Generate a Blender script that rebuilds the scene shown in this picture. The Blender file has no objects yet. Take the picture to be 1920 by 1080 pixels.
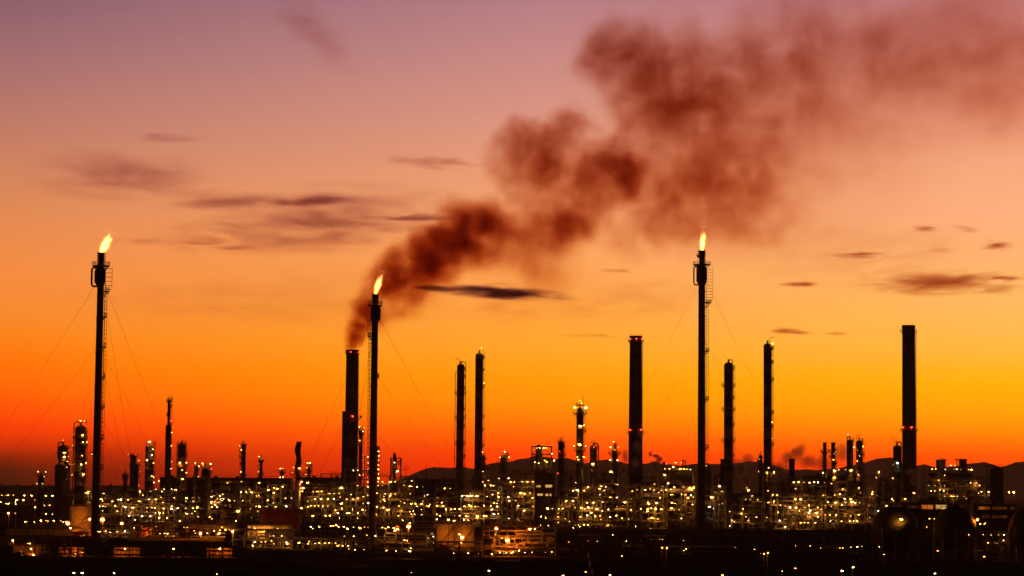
FLOOD = 260.0
import bpy, math, random
from mathutils import Vector, Matrix
PI = math.pi
S = bpy.context.scene
COL = S.collection

# ------------------------------------------------------------------ camera frame
F, H = 4500.0, 20.0                      # focal length in photo pixels, eye height in metres
PITCH, ROLL = math.atan((915.5 - 540) / F), 0.0085
_f = Vector((0, math.cos(PITCH), math.sin(PITCH)))
_r0, _u0 = Vector((1, 0, 0)), Vector((0, -math.sin(PITCH), math.cos(PITCH)))
RGT = _r0 * math.cos(ROLL) + _u0 * math.sin(ROLL)
UPV = _u0 * math.cos(ROLL) - _r0 * math.sin(ROLL)
CAM = Vector((0, 0, H))

def W(px, py, d):
    """world point at distance d along the view, seen in that direction"""
    v = _f + RGT * ((px - 960) / F) + UPV * ((540 - py) / F)
    return CAM + v * (d / v.y)
def M(d):
    return d / F
def hor(px):
    return 915.5 + (px - 960) * ROLL

# ------------------------------------------------------------------ materials
def nodes(name):
    m = bpy.data.materials.new(name); m.use_nodes = True
    nt = m.node_tree
    for n in list(nt.nodes): nt.nodes.remove(n)
    out = nt.nodes.new('ShaderNodeOutputMaterial')
    return m, nt, out
def surf(name, c1, c2, rough=.6, metal=0., scale=.35, spec=.3, bump=0., stretch=(1, 1, 1)):
    m, nt, out = nodes(name)
    N, L = nt.nodes.new, nt.links.new
    b = N('ShaderNodeBsdfPrincipled')
    b.inputs['Roughness'].default_value = rough; b.inputs['Metallic'].default_value = metal
    b.inputs['Specular IOR Level'].default_value = spec
    tc = N('ShaderNodeTexCoord'); mp = N('ShaderNodeMapping'); mp.inputs['Scale'].default_value = stretch
    nz = N('ShaderNodeTexNoise'); nz.inputs['Scale'].default_value = scale; nz.inputs['Detail'].default_value = 5
    nz.inputs['Roughness'].default_value = .65
    rp = N('ShaderNodeValToRGB')
    rp.color_ramp.elements[0].position = .35; rp.color_ramp.elements[0].color = (*c1, 1)
    rp.color_ramp.elements[1].position = .65; rp.color_ramp.elements[1].color = (*c2, 1)
    L(tc.outputs['Object'], mp.inputs['Vector']); L(mp.outputs[0], nz.inputs['Vector'])
    L(nz.outputs['Fac'], rp.inputs['Fac']); L(rp.outputs[0], b.inputs['Base Color'])
    if bump:
        bp = N('ShaderNodeBump'); bp.inputs['Strength'].default_value = bump
        L(nz.outputs['Fac'], bp.inputs['Height']); L(bp.outputs[0], b.inputs['Normal'])
    L(b.outputs[0], out.inputs['Surface'])
    return m
def banded(name, ca, cb, period, rough=.8):
    """paint in rings of two colours up a tall stack"""
    m, nt, out = nodes(name)
    N, L = nt.nodes.new, nt.links.new
    b = N('ShaderNodeBsdfPrincipled'); b.inputs['Roughness'].default_value = rough
    b.inputs['Specular IOR Level'].default_value = .15
    tc = N('ShaderNodeTexCoord'); sp = N('ShaderNodeSeparateXYZ')
    dv = N('ShaderNodeMath'); dv.operation = 'DIVIDE'; dv.inputs[1].default_value = period
    fr = N('ShaderNodeMath'); fr.operation = 'FRACT'
    gt = N('ShaderNodeMath'); gt.operation = 'GREATER_THAN'; gt.inputs[1].default_value = .5
    nz = N('ShaderNodeTexNoise'); nz.inputs['Scale'].default_value = .12; nz.inputs['Detail'].default_value = 5
    ml = N('ShaderNodeMix'); ml.data_type = 'RGBA'
    ml.inputs[6].default_value = (*ca, 1); ml.inputs[7].default_value = (*cb, 1)
    m2 = N('ShaderNodeMix'); m2.data_type = 'RGBA'; m2.blend_type = 'MULTIPLY'; m2.inputs[0].default_value = .5
    L(tc.outputs['Object'], sp.inputs[0]); L(sp.outputs['Z'], dv.inputs[0]); L(dv.outputs[0], fr.inputs[0]); L(fr.outputs[0], gt.inputs[0])
    L(gt.outputs[0], ml.inputs[0]); L(ml.outputs[2], m2.inputs[6]); L(nz.outputs['Fac'], m2.inputs[7])
    L(m2.outputs[2], b.inputs['Base Color']); L(b.outputs[0], out.inputs['Surface'])
    return m
def glow(name, col, strength, vary=0., lampvar=False):
    m, nt, out = nodes(name)
    e = nt.nodes.new('ShaderNodeEmission'); e.inputs[0].default_value = (*col, 1); e.inputs[1].default_value = strength
    if vary:
        tc = nt.nodes.new('ShaderNodeTexCoord'); nz = nt.nodes.new('ShaderNodeTexNoise'); nz.inputs['Scale'].default_value = vary
        nz.inputs['Detail'].default_value = 4
        mr = nt.nodes.new('ShaderNodeMapRange'); mr.inputs[1].default_value = .35; mr.inputs[2].default_value = .65
        mr.inputs[3].default_value = strength * .15; mr.inputs[4].default_value = strength
        nt.links.new(tc.outputs['Object'], nz.inputs['Vector']); nt.links.new(nz.outputs['Fac'], mr.inputs[0]); nt.links.new(mr.outputs[0], e.inputs[1])
    if lampvar:                          # no two lamps burn equally bright
        oi = nt.nodes.new('ShaderNodeObjectInfo'); pw = nt.nodes.new('ShaderNodeMath'); pw.operation = 'POWER'; pw.inputs[1].default_value = 1.8
        mr = nt.nodes.new('ShaderNodeMapRange'); mr.inputs[3].default_value = strength * .05; mr.inputs[4].default_value = strength * 1.25
        nt.links.new(oi.outputs['Random'], pw.inputs[0]); nt.links.new(pw.outputs[0], mr.inputs[0]); nt.links.new(mr.outputs[0], e.inputs[1])
    nt.links.new(e.outputs[0], out.inputs['Surface'])
    return m
MAT = dict(
    steel=surf('weathered_steel', (.15, .14, .13), (.29, .27, .24), .65),
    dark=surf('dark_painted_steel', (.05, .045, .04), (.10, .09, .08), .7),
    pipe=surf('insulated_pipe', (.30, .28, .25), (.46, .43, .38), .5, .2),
    shell=surf('column_cladding', (.06, .055, .05), (.13, .12, .11), .7, .0, .15),
    conc=banded('concrete_stack', (.26, .21, .18), (.09, .07, .06), 15.0),
    redband=banded('painted_stack', (.36, .28, .24), (.10, .04, .03), 12.5),
    plain=surf('brown_concrete', (.16, .11, .09), (.24, .17, .14), .85, 0, .08),
    tank=surf('white_tank_paint', (.55, .53, .5), (.68, .66, .62), .55, 0, .2),
    redtank=surf('red_oxide_paint', (.20, .045, .03), (.28, .07, .045), .6, 0, .2),
    wall=surf('rendered_wall', (.32, .29, .26), (.45, .42, .38), .85, 0, .3),
    roof=surf('sheet_roof', (.07, .065, .06), (.13, .12, .11), .7, 0, .2),
    ink=surf('black_lettering', (.02, .02, .02), (.03, .03, .03), .7),
    wire=surf('steel_cable', (.06, .05, .05), (.1, .09, .08), .6),
    bark=surf('bark', (.05, .04, .03), (.10, .08, .06), .9, 0, 3),
    leaf=surf('leaves', (.025, .045, .015), (.07, .10, .035), .8, 0, .8),
    pale=glow('metal_halide_lens', (1, .58, .24), 110, lampvar=True),
    warm=glow('floodlight_lens', (1, .38, .065), 130, lampvar=True),
    yellow=glow('sodium_flood_lens', (1, .35, .03), 190, lampvar=True),
    orange=glow('orange_sodium_lens', (1, .19, .008), 1500),
    cool=glow('cool_lens', (.75, 1, .7), 30),
    red=glow('red_warning_lens', (1, .035, .015), 14),
    window=glow('lit_window', (1, .52, .12), 1.1, .9),
    dim=glow('dim_lit_opening', (1, .25, .03), .07, .25),
    owindow=glow('lit_opening', (1, .22, .02), 0.55, .25),
)
def halo_mat():  # halo round the orange lamps, put into a see-through emissive shell
    m, nt, out = nodes('lamp_halo_shell'); N, L = nt.nodes.new, nt.links.new
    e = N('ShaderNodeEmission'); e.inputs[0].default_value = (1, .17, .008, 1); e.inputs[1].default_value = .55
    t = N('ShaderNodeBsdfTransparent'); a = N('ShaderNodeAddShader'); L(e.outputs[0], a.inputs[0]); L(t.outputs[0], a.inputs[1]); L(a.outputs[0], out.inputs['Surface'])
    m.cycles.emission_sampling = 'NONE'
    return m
HALO = halo_mat()
def ground_mat():
    m, nt, out = nodes('bare_dark_ground')
    N, L = nt.nodes.new, nt.links.new
    b = N('ShaderNodeBsdfDiffuse'); g = N('ShaderNodeNewGeometry')
    n1 = N('ShaderNodeTexNoise'); n1.inputs['Scale'].default_value = .03; n1.inputs['Detail'].default_value = 8
    rp = N('ShaderNodeValToRGB')
    rp.color_ramp.elements[0].position = .38; rp.color_ramp.elements[0].color = (.03, .024, .018, 1)
    rp.color_ramp.elements[1].position = .62; rp.color_ramp.elements[1].color = (.075, .062, .05, 1)
    L(g.outputs['Position'], n1.inputs['Vector']); L(n1.outputs['Fac'], rp.inputs[0]); L(rp.outputs[0], b.inputs[0]); L(b.outputs[0], out.inputs['Surface'])
    return m

# ------------------------------------------------------------------ mesh builder
class MB:
    def __init__(s): s.v, s.f, s.m, s.cur = [], [], [], 0
    def add(s, vs, fs):
        o = len(s.v); s.v += [tuple(v) for v in vs]
        for f in fs: s.f.append(tuple(o + i for i in f)); s.m.append(s.cur)
    def box(s, c, sx, sy, sz, rot=None):
        vs = [Vector((x * sx / 2, y * sy / 2, z * sz / 2)) for x in (-1, 1) for y in (-1, 1) for z in (-1, 1)]
        if rot is not None: vs = [rot @ v for v in vs]
        c = Vector(c)
        s.add([c + v for v in vs], [(0, 1, 3, 2), (4, 6, 7, 5), (0, 4, 5, 1), (2, 3, 7, 6), (0, 2, 6, 4), (1, 5, 7, 3)])
    def cyl(s, p0, p1, r0, r1=None, n=8):
        p0, p1 = Vector(p0), Vector(p1); r1 = r0 if r1 is None else r1
        z = (p1 - p0)
        if z.length < 1e-6: return
        z.normalize(); x = z.orthogonal().normalized(); y = z.cross(x)
        a = [2 * PI * i / n + PI / n for i in range(n)]
        vs = [p0 + (x * math.cos(t) + y * math.sin(t)) * r0 for t in a] + [p1 + (x * math.cos(t) + y * math.sin(t)) * r1 for t in a]
        s.add(vs, [(i, (i + 1) % n, n + (i + 1) % n, n + i) for i in range(n)] + [tuple(range(n))[::-1], tuple(range(n, 2 * n))])
    def bar(s, p0, p1, w): s.cyl(p0, p1, w * .707, n=4)
    def tube(s, pts, r, n=6):
        """one continuous pipe with mitred corners"""
        pts = [Vector(p) for p in pts]; rings = []
        x = None
        for i, p in enumerate(pts):
            t = (pts[min(i + 1, len(pts) - 1)] - pts[max(i - 1, 0)]).normalized()
            if x is None: x = t.orthogonal().normalized()
            x = (x - t * x.dot(t)).normalized(); y = t.cross(x)
            k = 1.0
            if 0 < i < len(pts) - 1:
                c = (pts[i] - pts[i - 1]).normalized().dot(t); k = 1 / max(.6, c)
            rings.append([p + (x * math.cos(2 * PI * j / n) + y * math.sin(2 * PI * j / n)) * r * (k if 0 else 1) for j in range(n)])
        vs = [v for rg in rings for v in rg]; fs = []
        for i in range(len(rings) - 1):
            for j in range(n): fs.append((i * n + j, i * n + (j + 1) % n, (i + 1) * n + (j + 1) % n, (i + 1) * n + j))
        fs += [tuple(range(n))[::-1], tuple(range(len(vs) - n, len(vs)))]
        s.add(vs, fs)
    def lathe(s, cx, cy, prof, n=20):
        vs = [(cx + r * math.cos(2 * PI * j / n), cy + r * math.sin(2 * PI * j / n), z) for r, z in prof for j in range(n)]
        fs = [(i * n + j, i * n + (j + 1) % n, (i + 1) * n + (j + 1) % n, (i + 1) * n + j) for i in range(len(prof) - 1) for j in range(n)]
        fs += [tuple(range(n))[::-1], tuple(range(len(vs) - n, len(vs)))]
        s.add(vs, fs)
    def sector(s, cx, cy, r0, r1, z0, z1, a0, a1, n=10):
        vs, fs = [], []
        full = abs(a1 - a0 - 2 * PI) < 1e-6
        for i in range(n + (0 if full else 1)):
            t = a0 + (a1 - a0) * i / n
            for r, z in ((r0, z0), (r1, z0), (r1, z1), (r0, z1)): vs.append((cx + r * math.cos(t), cy + r * math.sin(t), z))
        k = len(vs) // 4
        for i in range(n):
            a, b = 4 * i, 4 * ((i + 1) % k)
            for q in range(4): fs.append((a + q, a + (q + 1) % 4, b + (q + 1) % 4, b + q))
        if not full: fs += [(3, 2, 1, 0), (4 * n, 4 * n + 1, 4 * n + 2, 4 * n + 3)]
        s.add(vs, fs)
    def build(s, name, mats, parent=None, smooth=False):
        if not s.v: return None
        me = bpy.data.meshes.new(name)
        off = origin(parent) if parent is not None else Vector((0, 0, 0))
        if parent is None:
            n = len(s.v)
            off = Vector((sum(v[0] for v in s.v) / n, sum(v[1] for v in s.v) / n, min(v[2] for v in s.v)))
        me.from_pydata([Vector(v) - off for v in s.v], [], s.f)
        mats = mats if isinstance(mats, (list, tuple)) else [mats]
        for k in mats: me.materials.append(MAT[k] if isinstance(k, str) else k)
        if len(mats) > 1: me.polygons.foreach_set('material_index', s.m)
        if smooth:
            me.polygons.foreach_set('use_smooth', [len(f) <= 4 for f in s.f])
        me.update()
        o = bpy.data.objects.new(name, me); COL.objects.link(o)
        if parent is not None: o.parent = parent
        else: o.location = off
        return o
def origin(o):
    p = Vector((0, 0, 0))
    while o is not None: p += o.location; o = o.parent
    return p
def tag(o, label=None, cat=None, group=None, kind=None):
    for k, v in (('label', label), ('category', cat), ('group', group), ('kind', kind)):
        if v: o[k] = v
    return o
def thing(name, label, cat, loc, group=None):
    o = bpy.data.objects.new(name, None); COL.objects.link(o); o.location = loc; o.empty_display_size = 1
    return tag(o, label, cat, group)

# ------------------------------------------------------------------ lamps
_lamp_mesh = {}
def lamp_mesh(kind):
    if kind not in _lamp_mesh:
        m = MB()
        m.box((0, 0, .16), 1.05, .72, .12)                     # hood
        m.box((0, .30, .02), .16, .24, .3)                     # bracket
        m.cur = 1
        m.lathe(0, 0, [(.18, -.30), (.42, -.22), (.48, 0), (.44, .098)], 8)
        if kind == 'orange':  # added shell in the shape of the glow round the lens
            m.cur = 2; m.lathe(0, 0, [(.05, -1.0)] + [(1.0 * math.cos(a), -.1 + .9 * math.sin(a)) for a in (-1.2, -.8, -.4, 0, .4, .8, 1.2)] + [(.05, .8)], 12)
        me = bpy.data.meshes.new('lamp')
        me.from_pydata([Vector(v) for v in m.v], [], m.f)
        me.materials.append(MAT['dark']); me.materials.append(MAT[kind]); me.materials.append(HALO)
        me.polygons.foreach_set('material_index', m.m); me.update()
        _lamp_mesh[kind] = me
    return _lamp_mesh[kind]
LR = random.Random(5)
NLAMP = [0]
SIZE = {1: 1.0, 2: 1.8, 3: 3.0, 4: 4.3}
def lamp(parent, p, wpx, kind, name='lamp'):
    u = LR.random()
    if kind == 'warm': kind = 'pale' if u < .16 else 'yellow' if u < .34 else 'warm'
    if kind in ('warm', 'yellow', 'pale') and (wpx > 2.6 or u > .80) and p[1] > 600 and parent.name.split('.')[0] in ('process_unit', 'pipe_rack', 'steel_frame', 'pump_house') and not (p[1] < 760 and p[0] > 8):    # the stronger floodlights also throw light on the steel round them
        ld = bpy.data.lights.new('floodlight', 'POINT'); ld.energy = FLOOD * (.5 + wpx * .3) * (M(p[1]) / .28) ** 2; ld.color = (1, .36, .045); ld.shadow_soft_size = .45
        lo = bpy.data.objects.new('floodlight', ld); COL.objects.link(lo); lo.parent = parent
        lo.location = Vector(p) - origin(parent) + Vector((0, -.9, -.9))
    o = bpy.data.objects.new(name if kind != 'red' else 'warning_lamp', lamp_mesh(kind)); COL.objects.link(o)
    o.parent = parent; o.location = Vector(p) - origin(parent)
    k = wpx * M(p[1])
    if kind == 'red': o.scale = (k, k, k * 1.4)
    elif kind == 'orange': o.scale = (k * 1.15, k * 1.15, k * 1.6)
    else: o.scale = (k * 1.25, k, k * .85)
    o.rotation_euler = (LR.uniform(-.1, .25), LR.uniform(-.28, .28), LR.uniform(-.3, .3))
    NLAMP[0] += 1
    return o
TAUK, VSTEP, HAZE, SSTEP = 0.42, 1.0, 4.6e-5, 11.0
# ------------------------------------------------------------------ tower fittings
ARC = {'R': (-1.05, 1.05), 'L': (PI - 1.05, PI + 1.05), 'B': (0, 2 * PI)}
def platform(parent, cx, cy, r, z, out, kind='B', hgt=1.3, brackets=True):
    a0, a1 = ARC[kind]; n = 18 if kind == 'B' else 7
    m = MB(); R = r + out
    m.sector(cx, cy, r * .97, R, z - .14, z, a0, a1, n)
    m.sector(cx, cy, R - .06, R, z - .30, z - .142, a0, a1, n)
    if brackets:
        k = 8 if kind == 'B' else 3
        for i in range(k):
            t = a0 + (a1 - a0) * ((i / k) if kind == 'B' else (i + .5) / k)
            c, s_ = math.cos(t), math.sin(t)
            m.bar((cx + c * r * .98, cy + s_ * r * .98, z - .2 - out * .95), (cx + c * (R - .15), cy + s_ * (R - .15), z - .2), .16)
    p = m.build('platform', 'steel', parent)
    g = MB()
    for h in (hgt, hgt * .52):
        g.sector(cx, cy, R - .11, R, z + h - .055, z + h + .055, a0, a1, n)
    k = 12 if kind == 'B' else 6
    for i in range(k + (0 if kind == 'B' else 1)):
        t = a0 + (a1 - a0) * i / k
        q = (cx + math.cos(t) * (R - .055), cy + math.sin(t) * (R - .055))
        g.bar((q[0], q[1], z + .002), (q[0], q[1], z + hgt), .10)
    g.build('railing', 'steel', p)
    return p
def ladder(parent, cx, cy, r, z0, z1, side=1, off=.35, wid=.9, cage=True, step=1.5):
    m = MB(); x = cx + side * (r + off)
    for y in (-.3, .3): m.bar((x, cy + y, z0), (x, cy + y, z1), .11)
    if cage: m.bar((x + side * wid, cy, z0 + 1), (x + side * wid, cy, z1), .10)
    z = z0 + .6
    while z < z1:
        m.bar((x - side * off * .98, cy, z), (x + side * (wid if cage else 0), cy, z), .13)
        for y in (-.3, .3): m.bar((x, cy + y, z), (x + side * wid * .8, cy + y, z), .07)
        z += step
    return m.build('ladder', 'steel', parent)
def davit(parent, cx, cy, z, h, reach, t=.2):
    m = MB(); pts = [(cx, cy, z), (cx, cy, z + h * .7)]
    for i in range(1, 6):
        a = PI / 2 * i / 5
        pts.append((cx + reach * .45 * (1 - math.cos(a)), cy, z + h * .7 + h * .3 * math.sin(a)))
    pts += [(cx + reach, cy, z + h), (cx + reach, cy, z + h - .8)]
    m.tube(pts, t * .6, 6)
    return m.build('davit', 'steel', parent)
def loop_pipe(parent, cx, cy, x1, ztop, z0, z1, r, name='overhead_pipe'):
    """leaves the top of a vessel, bends over and runs down beside it"""
    m = MB(); s = 1 if x1 > cx else -1; b = min(abs(x1 - cx) * .45, 1.6)
    pts = [(cx, cy - .02, z0), (cx, cy - .02, ztop - b)]
    for i in range(1, 5):
        a = PI / 2 * i / 4; pts.append((cx + s * b * (1 - math.cos(a)), cy - .02, ztop - b + b * math.sin(a)))
    for i in range(0, 5):
        a = PI / 2 * i / 4; pts.append((x1 - s * b * (1 - math.sin(a)), cy - .02, ztop - b + b * math.cos(a)))
    pts.append((x1, cy - .02, z1))
    m.tube(pts, r, 8)
    return m.build(name, 'pipe', parent, True)

def column(name, label, cat, x, ytop, w, d, plats=(), lad=None, pipes=(), dav=(), lamps=(), top='dome', mat='shell',
           wide=None, out=None, group=None, nub=True):
    """tall process vessel standing on the ground: x, ytop, w and heights are read off the photograph at distance d"""
    P = W(x, ytop, d); r = w / 2 * M(d); zt = P.z; cx, cy = P.x, d
    T = thing(name, label, cat, (cx, cy, 0), group)
    m = MB()
    base = [(r * 1.25, 0), (r * 1.02, 4.0), (r, 4.2)]
    if wide:
        rw = wide[0] / 2 * M(d); zw = W(x, wide[1], d).z
        base = [(rw * 1.1, 0), (rw, 3.0), (rw, zw - rw * .35), (r, zw)]
    prof = base[:]
    k = 6; zz = prof[-1][1]
    for i in range(1, k):
        z = zz + (zt - r * .9 - zz) * i / k
        prof += [(r, z - .12), (r * 1.035, z - .1), (r * 1.035, z + .1), (r, z + .12)]
    if top == 'dome':
        prof += [(r, zt - r * .75)] + [(r * math.cos(a), zt - r * .75 + r * .75 * math.sin(a)) for a in (.35, .7, 1.05, 1.35)] + [(.02, zt)]
    else:
        prof += [(r, zt - .5), (r * 1.08, zt - .48), (r * 1.08, zt), (r * .85, zt), (r * .84, zt - 1.5)]
    m.lathe(cx, cy, prof, 20); m.build('shell', mat, T, True)
    if top == 'dome' and nub:
        m = MB(); m.cyl((cx, cy, zt - .3), (cx, cy, zt + 1.3), r * .22, n=8); m.cyl((cx, cy, zt + 1.3), (cx, cy, zt + 1.55), r * .34, n=8)
        m.build('nozzle', 'steel', T)
    o = out if out else 4 * M(d)
    for q in plats:
        y, k = q[0], q[1]; oo = q[2] * M(d) if len(q) > 2 else o
        platform(T, cx, cy, r, W(x, y, d).z, oo, k)
    if lad:
        for sd, y1, y0 in lad: ladder(T, cx, cy, r, max(1.0, W(x, y0, d).z), W(x, y1, d).z, sd, .3, min(1.0, 2.6 * M(d)))
    for q in pipes:
        if q[0] == 'over':                                   # ('over', x of the down leg, ytop, ybottom, radius px)
            loop_pipe(T, cx, cy, W(q[1], q[2], d).x, W(x, q[2], d).z, zt - .5, max(1.0, W(x, q[3], d).z), q[4] * M(d))
        else:                                                # ('run', x, ytop, ybottom, radius px)
            mm = MB(); px_ = W(q[1], q[2], d).x; z1, z0 = W(x, q[2], d).z, max(.5, W(x, q[3], d).z)
            e = r * .97 if px_ > cx else -r * .97
            mm.tube([(cx + e * .9, cy, z1), (px_ - (.5 if px_ > cx else -.5), cy, z1), (px_, cy, z1 - .5), (px_, cy, z0)], q[4] * M(d), 8)
            z = z1 - 6
            while z > z0 + 4:
                mm.bar((cx + e, cy, z), (px_, cy, z), .14); z -= 8
            mm.build('side_pipe', 'pipe', T, True)
    for q in dav:                                            # (x, ybase, height px, reach px)
        davit(T, W(q[0], q[1], d).x, cy, W(q[0], q[1], d).z, q[2] * M(d), q[3] * M(d), .22)
    put(T, lamps, x, w, d, r)
    return T
def put(T, lamps, x, w, d, r):
    for q in lamps:
        lx, ly, s = q[:3]; kind = q[3] if len(q) > 3 else 'warm'
        dd = d - r - .55 if abs(lx - x) < w / 2 - 1 else d - .4
        p = W(lx, ly, dd)
        if abs(lx - x) < w / 2 - 1:
            k = MB()
        lamp(T, (p.x, dd, max(1.0, p.z)), SIZE[s] if s in SIZE else s, kind)

# ------------------------------------------------------------------ flames
def flame_mat():
    m, nt, out = nodes('burning_gas')
    N, L = nt.nodes.new, nt.links.new
    tc = N('ShaderNodeTexCoord'); sp = N('ShaderNodeSeparateXYZ'); L(tc.outputs['Object'], sp.inputs[0])
    # the flame leans and narrows with height (object z 0..1); distance from its axis in object x, y
    nz = N('ShaderNodeTexNoise'); nz.inputs['Scale'].default_value = 3.6; nz.inputs['Detail'].default_value = 5; oj = N('ShaderNodeObjectInfo'); sh = N('ShaderNodeVectorMath'); sh.operation = 'ADD'; L(tc.outputs['Object'], sh.inputs[0]); rm = N('ShaderNodeMath'); rm.operation = 'MULTIPLY'; rm.inputs[1].default_value = 17.0; L(oj.outputs['Random'], rm.inputs[0]); L(rm.outputs[0], sh.inputs[1]); L(sh.outputs[0], nz.inputs['Vector'])
    sb = N('ShaderNodeVectorMath'); sb.operation = 'SUBTRACT'; sb.inputs[1].default_value = (.5, .5, .5); L(nz.outputs['Color'], sb.inputs[0])
    sc = N('ShaderNodeVectorMath'); sc.operation = 'MULTIPLY'; sc.inputs[1].default_value = (2.1, 2.1, 0); L(sb.outputs[0], sc.inputs[0])
    zs = N('ShaderNodeVectorMath'); zs.operation = 'SCALE'; L(sc.outputs[0], zs.inputs[0]); L(sp.outputs['Z'], zs.inputs['Scale'])
    ad = N('ShaderNodeVectorMath'); ad.operation = 'ADD'; L(tc.outputs['Object'], ad.inputs[0]); L(zs.outputs[0], ad.inputs[1])
    s2 = N('ShaderNodeSeparateXYZ'); L(ad.outputs[0], s2.inputs[0])
    cb = N('ShaderNodeCombineXYZ'); L(s2.outputs['X'], cb.inputs[0]); L(s2.outputs['Y'], cb.inputs[1])
    ln = N('ShaderNodeVectorMath'); ln.operation = 'LENGTH'; L(cb.outputs[0], ln.inputs[0])
    # half width as a curve of height
    fc = N('ShaderNodeFloatCurve'); c = fc.mapping.curves[0]
    c.points[0].location = (0, .42); c.points[1].location = (1, .02)
    for p in ((.12, .50), (.35, .66), (.6, .52), (.85, .26)): c.points.new(*p)
    fc.mapping.update(); L(sp.outputs['Z'], fc.inputs['Value'])
    dv = N('ShaderNodeMath'); dv.operation = 'DIVIDE'; L(ln.outputs['Value'], dv.inputs[0]); L(fc.outputs[0], dv.inputs[1])
    mr = N('ShaderNodeMapRange'); mr.interpolation_type = 'SMOOTHSTEP'
    mr.inputs[1].default_value = 1.0; mr.inputs[2].default_value = .35; mr.inputs[3].default_value = 0; mr.inputs[4].default_value = 1
    L(dv.outputs[0], mr.inputs[0])
    rp = N('ShaderNodeValToRGB'); e = rp.color_ramp.elements
    e[0].position = 0; e[0].color = (1, .10, .004, 1); e[1].position = .95; e[1].color = (1, .60, .14, 1)
    q = rp.color_ramp.elements.new(.5); q.color = (1, .30, .015, 1)
    L(mr.outputs[0], rp.inputs[0])
    oi = N('ShaderNodeObjectInfo'); s3 = N('ShaderNodeSeparateColor'); L(oi.outputs['Color'], s3.inputs[0])
    tp = N('ShaderNodeMapRange'); tp.interpolation_type = 'SMOOTHSTEP'; tp.inputs[1].default_value = 1.08; tp.inputs[2].default_value = .6; L(sp.outputs['Z'], tp.inputs[0])
    m0 = N('ShaderNodeMath'); m0.operation = 'MULTIPLY'; L(mr.outputs[0], m0.inputs[0]); L(tp.outputs[0], m0.inputs[1])
    ml = N('ShaderNodeMath'); ml.operation = 'MULTIPLY'; L(m0.outputs[0], ml.inputs[0]); L(s3.outputs[0], ml.inputs[1])
    em = N('ShaderNodeEmission'); L(rp.outputs[0], em.inputs[0]); L(ml.outputs[0], em.inputs[1])
    L(em.outputs[0], out.inputs['Volume'])
    return m
FLAME = flame_mat()
def flame(parent, x, y, h_px, w_px, lean_px, d, inten=1.0):
    m = MB(); prof = [(.6, 0), (.9, .15), (1.1, .4), (1.05, .7), (.8, .95), (.5, 1.1), (.1, 1.15)]
    m.lathe(0, 0, prof, 14)
    me = bpy.data.meshes.new('flame'); me.from_pydata([Vector(v) for v in m.v], [], m.f); me.materials.append(FLAME)
    o = bpy.data.objects.new('flame', me); COL.objects.link(o); o.parent = parent
    p = W(x, y, d); k = w_px * M(d); h = h_px * M(d)
    o.location = Vector((p.x, d, p.z)) - origin(parent)
    o.scale = (k * 1.2, k * 1.2, h * 1.2); o.rotation_euler = (0, math.atan2(lean_px, h_px), 0)
    o.color = (inten / (k * .5) * 2.2, 0, 0, 1)
    return o

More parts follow.
